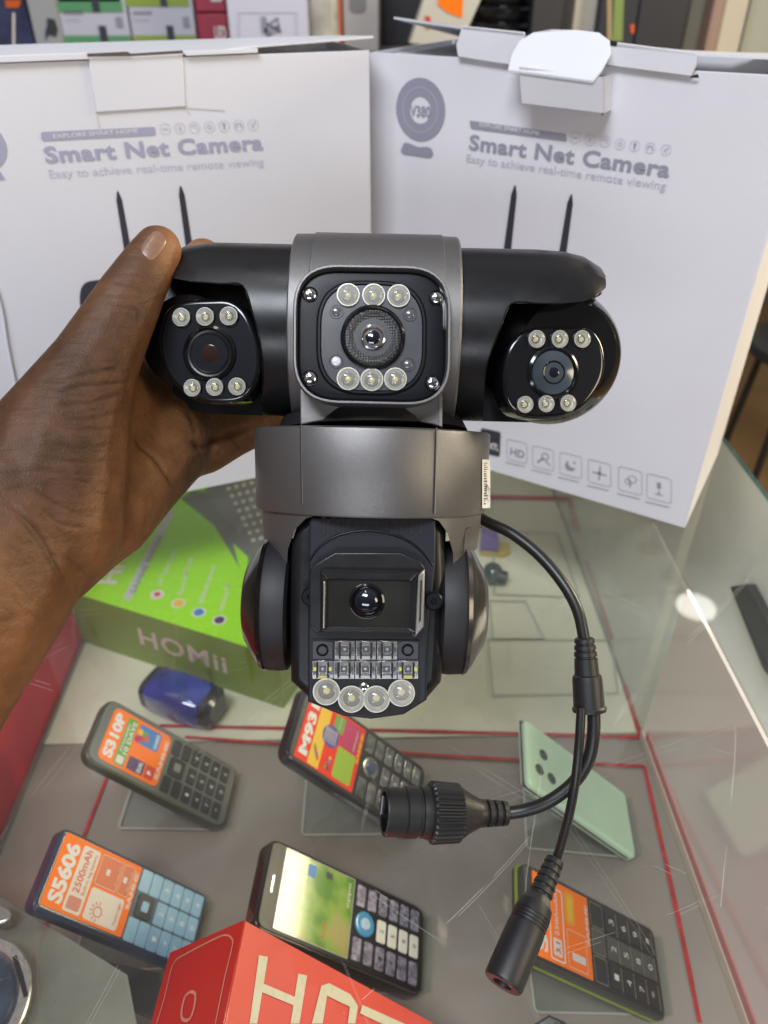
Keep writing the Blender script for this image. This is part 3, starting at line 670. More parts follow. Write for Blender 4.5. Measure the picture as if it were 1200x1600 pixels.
# --- drum
UP = (CX*.025+CY*.996+CZ*.080).normalized()
dc = c(581, 734, -18)
b = MB(); hh = 62*US
b.rev(dc, UP, [(-hh, 176*US), (-hh+1*US, 179*US), (-hh+4*US, 180.5*US), (hh-5*US, 184.5*US), (hh-1.5*US, 183*US), (hh, 178*US), (hh+2*US, 150*US)], silver, 160, ref=CZ)
drum = sub(b.build('drum_housing', DR, angle=40), DR)
def on_drum(px, py, extra=0.0, o=None, up=None, r0=183, k=0.0):
    o = o or dc; up = up or UP; z = 120
    for _ in range(14):
        q = c(px, py, z); rel = q-o; t = rel.dot(up); rad = rel-up*t; rx_ = rad.dot(CX); rr = (r0+t/US*.032)*US
        want = math.sqrt(max(rr*rr-rx_*rx_, 1e-10)); cur = rad.dot(CZ); z += (want-cur)/US
    return c(px, py, z+extra)
for x0, x1, y0, y1 in ((469, 471, 664, 787), (681, 678, 668, 802)):
    b = MB(); pts = [on_drum(x0+(x1-x0)*i/10, y0+(y1-y0)*i/10, .15) for i in range(11)]
    b.tube(pts, .75*US, deep_black, 6, 1)
    pts = [on_drum(x0+1.6+(x1-x0)*i/10, y0+(y1-y0)*i/10, .1) for i in range(11)]
    b.tube(pts, .6*US, silver_edge, 6, 1); b.build('seam', drum)
# barcode sticker wrapped on the right of the drum
stk = MB(); st_w = mat('sticker_white', (.78, .78, .76), .5)
def strip_grid(xa, xb, ya, yb, ex, m, bm_):
    n = 8; g = [[on_drum(xa+(xb-xa)*i/3, ya+(yb-ya)*j/n, ex) for i in range(4)] for j in range(n+1)]
    vs = [p for r_ in g for p in r_]; bm_.add(vs, [[j*4+i, j*4+i+1, j*4+i+5, j*4+i+4] for j in range(n) for i in range(3)], m)
strip_grid(753.5, 766, 718, 794, .9, st_w, stk)
yy = 723
while yy < 789:
    hgt = random.choice((1.2, 1.6, 2.2)); strip_grid(756, 758.5+random.random()*5, yy, yy+hgt, 1.3, ink_dk, stk); yy += hgt+random.choice((1.4, 2.0, 2.6))
stk.build('barcode_sticker', drum, flat=True)

# --- yoke under the drum
yc = c(581, 800, -18)
b = MB(); b.rev(yc, UP, [(-165*US, 150*US), (-100*US, 162*US), (-20*US, 171*US), (22*US, 173*US)], silver, 128, ref=CZ)
arch = [(449, 1250), (447, 900), (450, 858), (460, 828), (478, 810), (500, 803), (662, 805), (686, 814), (700, 834), (708, 864), (708, 905), (706, 1250)]
rt = [(800, 842), (756, 850), (738, 862), (720, 900), (711, 940), (706, 965), (706, 1250), (800, 1250)]
ltc = [(360, 842), (405, 848), (424, 868), (440, 910), (449, 960), (449, 1250), (360, 1250)]
yk = sub(b.build('yoke', DR, cut=[cutpoly(arch, -400, 400, black_matte), cutpoly(rt, -400, 400, silver), cutpoly(ltc, -400, 400, silver)], angle=30), DR)
b = MB(); b.tube([on_drum(x, y, .3, yc, UP, 171) for x, y in [(753, 824), (735, 824), (727, 830), (724, 860), (722, 890)]], .7*US, deep_black, 6, 3); b.build('seam', yk)
b = MB(); b.rev(yc, UP, [(-215*US, 60*US), (-200*US, 112*US), (-40*US, 118*US), (8*US, 118*US)], black_matte, 64, ref=CZ); b.build('pan_core', DR)
# --- ears (side caps)
EA = (CX*.999+CY*-.03).normalized()
for sgn, x0, cy_, nm in ((1, 687, 948, 'side_cap'), (-1, 455, 943, 'side_cap')):
    o = c(x0, cy_, 18); A_ = EA*sgn
    pr_ = [(-4, 92), (0, 100), (12, 102), (30, 101), (36, 99)]; b = MB()
    b.rev(o, A_, [(t*US, r*US) for t, r in pr_], black_matte, 80, ref=CY)
    b.rev(o, A_, [(t*US, r*US) for t, r in [(34, 103), (40, 100), (48, 90), (58, 72), (66, 60), (69, 50), (70, 1e-4)]], black_gloss if sgn < 0 else mat('black_gloss_warm_lit', (.05, .048, .045), .22, metal=.5, coat=.4), 80, ref=CY)  # right cap is black gloss too, its warm reflection put into the colour
    cap_ = b.build(nm, DR, angle=24)
# --- lower lens ball
lb_o = [(452, 850), (462, 818), (482, 804), (684, 806), (697, 830), (699, 900), (697, 1000), (692, 1072), (664, 1104), (631, 1120), (580, 1127), (536, 1122), (482, 1100), (451, 1071), (449, 960)]
lp_ = camplane(120, 580, 950, 0, .02)
b = MB(); b.pxblock(lp_, lb_o, -240*US, -14*US, black_satin, 16*US, n=4); low = sub(b.build('lens_pod', DR, angle=28), DR)
plate = [(483, 815), (486, 808), (676, 808), (681, 815), (681, 880), (672, 960), (667, 1020), (667, 1094), (631, 1117), (580, 1124), (536, 1119), (481, 1097), (481, 960)]
b = MB(); b.pxblock(lp_, plate, -30*US, 0, mat('navy_pod_plate', (.013, .014, .020), .4, spec=.3, bump=.05, bscale=2500), 3*US); b.build('face_plate', low)
b = MB()
for k in range(11):
    x = 502+k*15.2; b.pxblock(lp_, [(x, 806), (x+7.5, 806), (x+7.5, 836), (x, 836)], -14*US, .9*US, deep_black, .3*US, r=1.5*US)
b.build('cooling_slots', low)
b = MB(); b.tube([lp_.at(x, y, 0) for x, y in [(484, 876), (500, 854), (530, 836), (575, 829), (622, 838), (655, 858), (676, 884)]], [1.4*US, 2.0*US, 2.2*US, 2.0*US, 1.4*US], face_black, 8, 6); b.build('brow_ridge', low)
# hood around the window
hood = [(486, 976), (485, 960), (485, 892), (494, 880), (524, 862), (626, 862), (656, 876), (664, 888), (662, 972), (646, 994), (640, 984), (500, 984), (496, 986)]
b = MB(); 
ho = [Vector(lp_.uv(*p)) for p in hood]; 
b.pxblock(lp_, hood, -2*US, 17*US, black_satin, 2*US); b.build('window_hood', low, angle=25)
wf = [(503, 889), (652, 891), (650, 984), (503, 982)]
b = MB(); fo = rp(lp_, wf, 3); fi = rp(lp_, [(513, 901), (641, 903), (639, 978), (512, 976)], 3)
b.rings([[lp_.w(p.x, p.y, h_*US) for p in P] for P, h_ in ((fo, 10), (fo, 27), (inset(fo, 2*US), 29), (fi, 26), (fi, 20.5))], black_satin, True, False); b.build('window_frame', low)
b = MB(); b.block(lp_, fi, 18*US, 21*US, mat('window_glass', (.018, .018, .016), .05, coat=1, var=.35, scale=35)); b.build('window_glass', low)
b = MB(); b.pxblock(lp_, [(652, 896), (662, 886), (661, 974), (647, 990), (649, 940)], 16*US, 30*US, silver_edge, 2*US, n=2); b.build('window_trim', low); b = MB(); b.pxblock(lp_, [(508, 905), (511, 905), (510, 976), (507, 976)], 28*US, 31*US, silver_edge, .8*US); b.build('window_trim', low)
b = MB(); b.pxblock(lp_, [(655, 904), (658, 902), (656, 964), (653, 968)], 29*US, 30.5*US, deep_black, .3*US); b.build('trim_slot', low)
q = lp_.at(574, 936, 20*US); b = MB(); b.rev(q, lp_.n, [(0, 25*US), (3*US, 24*US), (4.5*US, 21.5*US), (2*US, 19*US), (0, 18*US)], black_gloss, 48, cap=False); lr2 = sub(b.build('lens_ring', low), DR)
b = MB(); b.rev(q, lp_.n, [(1*US, 18.5*US), (5*US, 15*US), (8*US, 9*US), (9*US, 3*US), (9.1*US, 1e-6)], lens_glass, 40, cap=False); b.build('lens', lr2)
for x, y in [(486, 931), (677, 938)]:
    b = MB(); q = lp_.at(x, y, 0); b.rev(q, lp_.n, [(-6*US, 13*US), (8*US, 13*US), (11*US, 11*US), (11*US, 4.5*US), (6*US, 4*US), (6*US, 1e-6)], face_black, 32, cap=False); b.build('pivot_boss', low)
# --- lamp panel
lpan = [(486, 998), (655, 1000), (655, 1096), (631, 1112), (580, 1118), (536, 1113), (487, 1096)]
b = MB(); b.pxblock(lp_, lpan, -1*US, 2.2*US, deep_black, .8*US); pan = sub(b.build('lamp_panel', low), DR)
def cell(x0, y0, x1, y1, yel):
    b = MB(); h0 = 2.4*US
    b.pxblock(lp_, [(x0, y0), (x1, y0), (x1, y1), (x0, y1)], 2*US, 3.0*US, cell_mat, .3*US)
    mx = (x0+x1)/2; my = (y0+y1)/2-2; H_ = 5.0
    # faceted reflector: four slopes rising around a dark chip, with a bar below
    def wall(pa, pb, pc, pd): b.add([lp_.at(*pa, 5.6*US), lp_.at(*pb, 5.6*US), lp_.at(*pc, 3.2*US), lp_.at(*pd, 3.2*US)], [[0, 1, 2, 3]], cell_mat)
    a_ = 6.5
    wall((x0+1, y0+1), (x1-1, y0+1), (mx+a_, my-a_), (mx-a_, my-a_)); wall((x1-1, y0+1), (x1-1, y1-7), (mx+a_, my+a_), (mx+a_, my-a_))
    wall((x0+1, y1-7), (x0+1, y0+1), (mx-a_, my-a_), (mx-a_, my+a_)); wall((x1-1, y1-7), (x0+1, y1-7), (mx-a_, my+a_), (mx+a_, my+a_))
    b.pxblock(lp_, [(mx-5.5, my-5.5), (mx+5.5, my-5.5), (mx+5.5, my+5.5), (mx-5.5, my+5.5)], 3.1*US, 4.6*US, cell_dark, .4*US)
    b.pxflat(lp_, [(mx-2, my-2), (mx+2, my-2), (mx+2, my+2), (mx-2, my+2)], 4.8*US, cell_mat)
    for xx in (x0+7.5, x1-7.5): b.pxflat(lp_, [(xx-1.5, y0+2), (xx+1.5, y0+2), (xx+1.5, y1-2), (xx-1.5, y1-2)], 5.8*US, deep_black)
    for xx in (x0+4, x1-4): b.pxflat(lp_, [(xx-2, my-3), (xx+2, my-3), (xx+2, my+3), (xx-2, my+3)], 5.9*US, cell_dark if not yel else mat('yellow_phosphor', (.50, .50, .08), .35))
    b.pxflat(lp_, [(mx-7, y1-6), (mx+7, y1-6), (mx+7, y1-1), (mx-7, y1-1)], 5.2*US, mat('cell_bar', (.35, .35, .33), .3) if not yel else mat('cell_bar_warm', (.42, .36, .12), .35))
    b.build('reflector_cell', pan)
for k in range(3): cell(523.5+k*33, 1001, 554.5+k*33, 1030, False)
for k in range(5): cell(488.5+k*33.2, 1032, 520.5+k*33.2, 1060, k in (0, 4))
for x0 in (489, 622):
    b = MB(); b.pxblock(lp_, [(x0, 1002), (x0+31, 1002), (x0+31, 1029), (x0, 1029)], 2*US, 3*US, panel_grey, .5*US); b.rev(lp_.at(x0+15, 1015, 3*US), lp_.n, [(0, 9*US), (2*US, 8*US), (2*US, 6*US)], black_gloss, 20, cap=False); b.build('sensor_cell', pan)
for x, y in [(510.5, 1079), (549.5, 1090.5), (588, 1090.5), (627, 1081)]: led(pan, lp_, x, y, 19, 3)
screw(pan, lp_, 569, 1073, 7, 3, .2)

# --- cable and connectors
cab_m = mat('black_cable_rubber', (.010, .010, .010), .38, bump=.05, bscale=900)
rub = mat('black_connector_plastic', (.012, .012, .013), .42, bump=.12, bscale=2500)
b = MB(); b.tube([c(735, 800, -90), c(762, 816, -70), c(800, 834, -45), (c(843, 868, -20)), c(880, 912, 5), c(903, 955, 18), c(913, 1000, 24)], [10*US, 9.4*US, 9.2*US, 9*US, 9*US], cab_m, 16); b.build('main_cable', DR)
so = c(913, 996, 24); se = c(921, 1110, 30); sd = (se-so).normalized()
b = MB(); pf_ = [(0, 12), (2, 15), (8, 15.5), (9, 13.5), (11, 13.5), (12, 16), (18, 16.5), (19, 14.5), (21, 14.5), (22, 17), (28, 17.5), (29, 15.5), (31, 15.5), (32, 17.5), (56, 18.5), (58, 21.5), (64, 22.5), (104, 23.5), (107, 26), (112, 25), (112, 14)]
b.rev(so, sd, [(t*US, r*US) for t, r in pf_], rub, 40); spl = b.build('cable_splitter', DR)
b = MB(); b.tube([c(928, 1106, 36), c(927, 1150, 38), c(918, 1190, 36), c(895, 1224, 34), c(858, 1252, 30), c(820, 1266, 20), c(786, 1271, 14)], 10*US, cab_m, 16); b.build('network_cable', DR)
b = MB(); b.tube([c(908, 1106, 46), c(905, 1160, 52), c(899, 1220, 50), c(890, 1270, 40), c(878, 1315, 26), c(867, 1350, 12)], 7*US, cab_m, 14); b.build('power_cable', DR)
# waterproof network connector
co = c(792, 1271, 14); ce = c(600, 1268, 50); cd = (ce-co).normalized()
b = MB(); cp = [(0, 13), (1, 18), (8, 19), (9, 15), (12, 15), (13, 19), (20, 19.5), (21, 15.5), (24, 15.5), (25, 20), (32, 20.5), (33, 16), (36, 16), (37, 20.5), (44, 21), (46, 22), (62, 30), (76, 39), (78, 40)]
b.rev(co, cd, [(t*US, r*US) for t, r in cp], rub, 48); b.build('strain_relief', DR, angle=25)
nb = co+cd*76*US; u_ = CY.copy(); u_ = (u_-cd*u_.dot(cd)).normalized(); v_ = cd.cross(u_)
b = MB(); N = 120; rs = []
for t, r, amp in ((-2, 33, 0), (0, 38, 0), (3, 41.5, 1.6), (44, 44, 1.6), (47, 42.5, .6), (49, 40, 0)):
    rs.append([nb+cd*t*US+(u_*math.cos(a)+v_*math.sin(a))*(r+amp*(1 if int(i//2) % 2 else -1))*US for i in range(N) for a in [2*math.pi*i/N]])
b.rings(rs, rub); b.build('ribbed_nut', DR, angle=20)
b = MB(); bp_ = [(47, 33), (49, 38), (52, 38.5), (62, 37), (63, 34.5), (68, 34.5), (69, 37), (86, 37), (88, 34.5), (116, 35.5), (118, 34.5), (118, 29), (80, 26), (80, 1e-4)]
b.rev(nb, cd, [(t*US, r*US) for t, r in bp_], rub, 48); b.build('connector_body', DR, angle=25)
b = MB(); hx = [nb+cd*(117.5)*US+(u_*math.cos(a)+v_*math.sin(a))*29*US for a in [math.pi*2*i/6 for i in range(6)]]
hx2 = [nb+cd*85*US+(u_*math.cos(a)+v_*math.sin(a))*24*US for a in [math.pi*2*i/6 for i in range(6)]]; b.rings([hx, hx2], black_gloss, False, True); b.build('socket_opening', DR)
# round power plug
po = c(868, 1342, 14); pe = c(797, 1510, 112); pd = (pe-po).normalized()
b = MB(); pp = [(0, 11), (2, 15)]
for k in range(5): t = 4+k*11; pp += [(t, 15+k*.9), (t+6, 16+k*.9), (t+7, 13.5+k*.9), (t+10, 13.5+k*.9)]
pp += [(60, 19), (66, 22), (72, 27), (84, 29.5)]
for k in range(4): t = 86+k*5; pp += [(t, 29.5), (t+1, 28.2), (t+2, 28.2), (t+3, 29.8)]
pp += [(110, 30.5), (178, 31), (182, 30), (184, 28), (184, 15), (150, 14), (150, 1e-4)]
b.rev(po, pd, [(t*US*1.06, r*US*.92) for t, r in pp], rub, 48); b.build('power_plug', DR, angle=25)
# ================================================================== HAND
def skin_mat():
    m = bpy.data.materials.new('dark_brown_skin'); m.use_nodes = True; n = m.node_tree; b = n.nodes['Principled BSDF']; L = n.links.new
    at = n.nodes.new('ShaderNodeAttribute'); at.attribute_name = 'palm'
    t = n.nodes.new('ShaderNodeTexCoord'); z = n.nodes.new('ShaderNodeTexNoise'); z.inputs['Scale'].default_value = 45; z.inputs['Detail'].default_value = 6; L(t.outputs['Object'], z.inputs['Vector'])
    r = n.nodes.new('ShaderNodeValToRGB'); r.color_ramp.elements[0].position = .3; r.color_ramp.elements[0].color = (.056, .025, .012, 1); r.color_ramp.elements[1].position = .72; r.color_ramp.elements[1].color = (.108, .049, .023, 1); L(z.outputs[0], r.inputs[0])
    p = n.nodes.new('ShaderNodeMix'); p.data_type = 'RGBA'; L(at.outputs['Fac'], p.inputs[0]); L(r.outputs[0], p.inputs[6]); p.inputs[7].default_value = (.34, .155, .064, 1)
    L(p.outputs[2], b.inputs['Base Color']); b.inputs['Roughness'].default_value = .52; b.inputs['Specular IOR Level'].default_value = .26
    b.inputs['Subsurface Weight'].default_value = .12; b.inputs['Subsurface Radius'].default_value = (.008, .003, .0015); b.inputs['Subsurface Scale'].default_value = .6
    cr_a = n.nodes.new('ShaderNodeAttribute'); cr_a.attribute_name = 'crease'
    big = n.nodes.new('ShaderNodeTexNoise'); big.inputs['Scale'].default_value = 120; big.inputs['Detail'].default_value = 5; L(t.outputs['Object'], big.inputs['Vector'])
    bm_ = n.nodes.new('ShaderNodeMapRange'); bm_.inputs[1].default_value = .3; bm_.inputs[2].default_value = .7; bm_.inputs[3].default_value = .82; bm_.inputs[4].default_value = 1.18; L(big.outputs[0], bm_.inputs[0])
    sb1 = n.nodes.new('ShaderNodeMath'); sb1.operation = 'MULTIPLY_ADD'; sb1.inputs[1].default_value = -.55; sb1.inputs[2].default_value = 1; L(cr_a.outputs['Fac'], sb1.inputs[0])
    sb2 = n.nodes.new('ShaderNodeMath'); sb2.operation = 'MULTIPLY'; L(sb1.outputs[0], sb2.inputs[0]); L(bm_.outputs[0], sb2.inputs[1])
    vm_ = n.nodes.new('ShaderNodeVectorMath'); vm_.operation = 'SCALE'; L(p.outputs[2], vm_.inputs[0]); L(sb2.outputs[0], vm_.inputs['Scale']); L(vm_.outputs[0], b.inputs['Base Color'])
    # pores, plus fine skin lines running across the limb
    v = n.nodes.new('ShaderNodeTexVoronoi'); v.inputs['Scale'].default_value = 1300; L(t.outputs['Object'], v.inputs['Vector'])
    mp = n.nodes.new('ShaderNodeMapping'); mp.inputs['Scale'].default_value = (55, 330, 330); mp.inputs['Rotation'].default_value = (0, 0, .12); L(t.outputs['Object'], mp.inputs[0])
    z2 = n.nodes.new('ShaderNodeTexNoise'); z2.inputs['Scale'].default_value = 1; z2.inputs['Detail'].default_value = 3; L(mp.outputs[0], z2.inputs['Vector'])
    a = n.nodes.new('ShaderNodeMath'); a.operation = 'MULTIPLY_ADD'; a.inputs[1].default_value = .25; L(v.outputs['Distance'], a.inputs[0]); L(z2.outputs[0], a.inputs[2])
    bu = n.nodes.new('ShaderNodeBump'); bu.inputs['Strength'].default_value = .6; bu.inputs['Distance'].default_value = .0009; L(a.outputs[0], bu.inputs['Height']); L(bu.outputs[0], b.inputs['Normal'])
    return m
SKIN = skin_mat()
def pr_(p, rpx):      # (px,py,z, radius in photo px) -> world point, radius
    return c(*p), rpx*US*(F-p[2])/F
chains = [
 [(-420, 1500, 300, 190), (-150, 1050, 240, 172), (-52, 915, 205, 160), (20, 815, 165, 142), (75, 740, 140, 122)],     # forearm, wrist
 [(62, 805, 150, 132), (85, 715, 150, 114), (116, 640, 145, 88), (148, 571, 138, 67), (177, 515, 132, 58), (199, 473, 126, 52), (217, 440, 120, 46), (236, 408, 112, 41), (247, 390, 108, 37)],  # thumb
 [(40, 830, 140, 135), (120, 815, 80, 92), (160, 790, 60, 88), (205, 742, 10, 82), (248, 690, -50, 84), (300, 640, -130, 78)],                                    # heel of the palm
 [(110, 700, 110, 90), (170, 640, 30, 80), (215, 610, -40, 70), (262, 580, -130, 70), (300, 560, -190, 55)],                                  # web and palm centre
 [(150, 740, 60, 90), (230, 690, -40, 78), (280, 650, -120, 70)],
 [(262, 706, -60, 52), (318, 694, -90, 47), (360, 676, -115, 40), (408, 655, -150, 37), (460, 640, -180, 32)],                             # little finger
 [(290, 650, -130, 50), (380, 600, -200, 40), (470, 560, -215, 36)],
 [(285, 600, -180, 50), (370, 510, -215, 40), (440, 455, -180, 34)],
 [(262, 560, -160, 50), (285, 470, -195, 42), (300, 425, -150, 34), (318, 404, -105, 31)],                                                  # index over the top
]
hb = MB()
for ch in chains:
    P = [pr_(q[:3], q[3]) for q in ch]
    for (p0, r0), (p1, r1) in zip(P[:-1], P[1:]):
        N_ = max(2, int((p1-p0).length/(.16*min(r0, r1))))
        for k in range(N_+1):
            t = k/N_; pc = p0.lerp(p1, t); r = r0+(r1-r0)*t
            hb.ell(pc, (CX*r, CZ*r, CY*r), SKIN, 14, 9)
ho_ = empty('person', c(20, 815, 165), 'hand and forearm reaching in from the left, thumb up, gripping the camera', 'person')
hm = bpy.data.meshes.new('arm'); inv = ho_.matrix_world.inverted()
hm.from_pydata([tuple(inv @ v) for v in hb.v], [], hb.f); hand = bpy.data.objects.new('hand', hm); COL.objects.link(hand); hand.parent = ho_
md = hand.modifiers.new('r', 'REMESH'); md.mode = 'VOXEL'; md.voxel_size = 3.2*US; md.use_smooth_shade = True
md = hand.modifiers.new('s', 'SMOOTH'); md.factor = .6; md.iterations = 14
bpy.context.view_layer.update()
nm = bpy.data.meshes.new_from_object(hand.evaluated_get(bpy.context.evaluated_depsgraph_get())); hand.modifiers.clear(); hand.data = nm; nm.name = 'hand'
nm.materials.clear(); nm.materials.append(SKIN)
co_ = np.empty(len(nm.vertices)*3); nm.vertices.foreach_get('co', co_); co_ = co_.reshape(-1, 3)
no_ = np.empty(len(nm.vertices)*3); nm.vertices.foreach_get('normal', no_); no_ = no_.reshape(-1, 3)
Mi = np.array(CM.inverted()); wo_ = co_+np.array(ho_.matrix_world.translation)
cc = wo_@Mi[:3, :3].T+Mi[:3, 3]; u = 600+F*cc[:, 0]/-cc[:, 2]; v = 800-F*cc[:, 1]/-cc[:, 2]; dep = -cc[:, 2]
nc = no_@Mi[:3, :3].T; facing = np.clip(nc[:, 2]*1.6, 0, 1)
def pdist(line):
    best = np.full(len(u), 1e9); tt = np.zeros(len(u)); n_ = len(line)-1
    for i, ((x0, y0), (x1, y1)) in enumerate(zip(line[:-1], line[1:])):
        dx, dy = x1-x0, y1-y0; t = np.clip(((u-x0)*dx+(v-y0)*dy)/(dx*dx+dy*dy), 0, 1)
        d = np.hypot(u-x0-t*dx, v-y0-t*dy); m_ = d < best; best[m_] = d[m_]; tt[m_] = (i+t[m_])/n_
    return best, tt
def curve2(pts): return [(p.x, p.y) for p in catmull([(x, y, 0) for x, y in pts], 5, False)]
disp = np.zeros(len(u)); cre = np.zeros(len(u))
# creases: (polyline in photo pixels, depth, half width, near/far limit)
creases = [
 ([(12, 786), (45, 815), (72, 850), (92, 890), (108, 925)], 1.8, 3.2), ([(20, 800), (52, 838), (78, 878), (100, 930)], .9, 3),
 ([(100, 868), (122, 885), (140, 905)], .7, 3), ([(60, 788), (85, 812), (112, 822), (142, 822)], .9, 3.2), ([(50, 760), (80, 782), (118, 800)], .6, 3),
 ([(205, 675), (216, 695), (243, 720), (262, 748), (276, 770)], 1.6, 3.4),
 ([(296, 686), (315, 701), (334, 690), (360, 680), (400, 664)], 4.5, 6), ([(304, 684), (312, 705), (316, 738), (318, 752)], 1.0, 3),
 ([(290, 640), (300, 660), (306, 684)], .8, 4), ([(350, 672), (366, 690), (374, 705)], .6, 3), ([(383, 672), (390, 688)], .5, 3),
 ([(95, 590), (140, 583), (190, 575)], .8, 3), ([(88, 612), (130, 602), (185, 598), (205, 592)], 1.0, 3), ([(85, 632), (140, 628), (200, 612)], .9, 3),
 ([(100, 655), (150, 652), (200, 640)], .7, 3), ([(95, 668), (150, 672), (205, 662)], .4, 2.6), ([(75, 690), (130, 700), (185, 690)], .45, 3), ([(70, 715), (130, 722), (200, 716)], .35, 3),
 ([(165, 470), (185, 478), (208, 482)], .5, 3), ([(160, 462), (180, 462), (205, 468)], .5, 3), ([(176, 440), (200, 446), (226, 456)], .4, 3), ([(205, 478), (214, 488), (216, 505)], .8, 4),
 ([(0, 768), (40, 758), (90, 756)], .3, 3), ([(0, 740), (60, 735), (120, 742)], .3, 3), ([(30, 690), (90, 676)], .3, 3),
]
rr = random.Random(3)
for k in range(40):      # cross lines over the ball of the thumb
    y = rr.uniform(560, 850); x1 = rr.uniform(130, 206); l_ = rr.uniform(18, 62); s_ = rr.uniform(-.12, .22)
    creases.append(([(x1-l_, y), (x1-l_*.5, y+l_*s_*.5+rr.uniform(-2, 2)), (x1, y+l_*s_)], rr.uniform(.15, .38), rr.uniform(1.8, 2.6)))
for k in range(14):      # folds at the thumb joint and tip
    y = rr.uniform(420, 500); x1 = rr.uniform(196, 232); l_ = rr.uniform(14, 40)
    creases.append(([(x1-l_, y-l_*.1), (x1, y+l_*.12)], rr.uniform(.12, .3), 2.0))
for k in range(26):      # small irregular lines over wrist and forearm
    x = rr.uniform(0, 90); y = rr.uniform(800, 980); l_ = rr.uniform(12, 34); a_ = rr.uniform(.6, 1.0)
    creases.append(([(x, y), (x+l_*math.cos(a_), y+l_*math.sin(a_))], rr.uniform(.15, .4), 2.4))
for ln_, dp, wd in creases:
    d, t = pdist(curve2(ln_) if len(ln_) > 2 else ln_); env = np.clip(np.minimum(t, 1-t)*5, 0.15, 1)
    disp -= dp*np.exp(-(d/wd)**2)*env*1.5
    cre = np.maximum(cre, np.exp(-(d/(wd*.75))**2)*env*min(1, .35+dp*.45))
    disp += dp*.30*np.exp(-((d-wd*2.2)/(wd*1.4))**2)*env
# thumb nail bed: flatten a little
co_ += no_*(disp*facing*US)[:, None]
nm.vertices.foreach_set('co', co_.ravel())
at_ = nm.attributes.new('palm', 'FLOAT', 'POINT')
# lighter palmar skin: inside the grip (right of the thenar ridge, away from the back of the hand)
ridge_x = np.interp(v, [330, 400, 480, 560, 640, 720, 800, 860, 930, 1100], [232, 232, 215, 175, 150, 130, 105, 95, 90, 30])
w_ = np.clip((u-ridge_x)/70, 0, 1); w_ = w_*w_*(3-2*w_)
low_ = np.clip((v-800)/200, 0, 1)*.45
pal = np.clip(w_*.50+low_, 0, 1)
tipd = np.hypot(u-262, v-385); pal = np.clip(pal+.35*np.exp(-(tipd/38)**2), 0, 1); pal[dep > .39] = np.maximum(pal[dep > .39], .42)
at_.data.foreach_set('value', pal)
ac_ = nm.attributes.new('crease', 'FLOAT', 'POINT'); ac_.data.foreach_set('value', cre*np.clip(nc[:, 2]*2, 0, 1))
nm.polygons.foreach_set('use_smooth', [True]*len(nm.polygons)); nm.update()
# thumb nail, curved plate on the tip facing up and left
from mathutils.bvhtree import BVHTree
bv = BVHTree.FromPolygons([Vector(p)+ho_.matrix_world.translation for p in co_], [list(p.vertices) for p in nm.polygons])
def onskin(px, py, lift):
    d = ray(px, py).normalized(); hit, nn, _, _ = bv.ray_cast(cam.location, d)
    return None if hit is None else hit+nn*lift*US
nail_m = mat('brown_fingernail', (.20, .105, .068), .36, coat=.15, var=.10, scale=300)
WM['nail_p'] = ho_.matrix_world.copy()
nb_ = MB(); rows = []
for j in range(9):
    t = j/8; row = []
    for i in range(9):
        s_ = i/8; x = 227+t*26+(s_-.5)*(27-7*abs(2*t-1)**3)*.88; y = 400-t*34+(s_-.5)*19
        p = None; kk = 0
        while p is None and kk < 12: p = onskin(x+(240-x)*kk*.06, y+(392-y)*kk*.06, 1.5-1.6*abs(2*s_-1)**4-1.2*abs(2*t-1)**6); kk += 1
        row.append(p)
    rows.append(row)
if all(p is not None for r_ in rows for p in r_):
    nb_.add([p for r_ in rows for p in r_], [[j*9+i, j*9+i+1, j*9+i+10, j*9+i+9] for j in range(8) for i in range(8)], nail_m)
    nb_.build('thumb_nail', ho_, flat=False, angle=60)

# ================================================================== PHONES ON STANDS
C0 = Vector((0, 0, H))
def rodr(w):
    w = Vector(w); return Matrix.Rotation(w.length, 3, w.normalized())
def phone_plane(o, w, L, W_, zlow=SH+.006):
    M = rodr(w); X = M @ Vector((1, 0, 0)); Y = M @ Vector((0, 1, 0)); N = M @ Vector((0, 0, 1))
    o = Vector(o); zl = o.z-abs(X.z)*L/2-abs(N.z)*.004
    t = (H-zlow)/(H-zl); o2 = C0+(o-C0)*t
    return Plane(o2, N, Y), L*t, W_*t
screen_glare = None
acr = clear('acrylic_stand_clear', (.90, .93, .90), 1.49, .04, haze=.05)
GRP = 'phones leaning on clear stands inside the counter'
def rrect(x0, x1, y0, y1, r=.0, n=5): return rpoly([(x0, y0), (x1, y0), (x1, y1), (x0, y1)], r, n) if r else [Vector(p) for p in ((x0, y0), (x1, y0), (x1, y1), (x0, y1))]
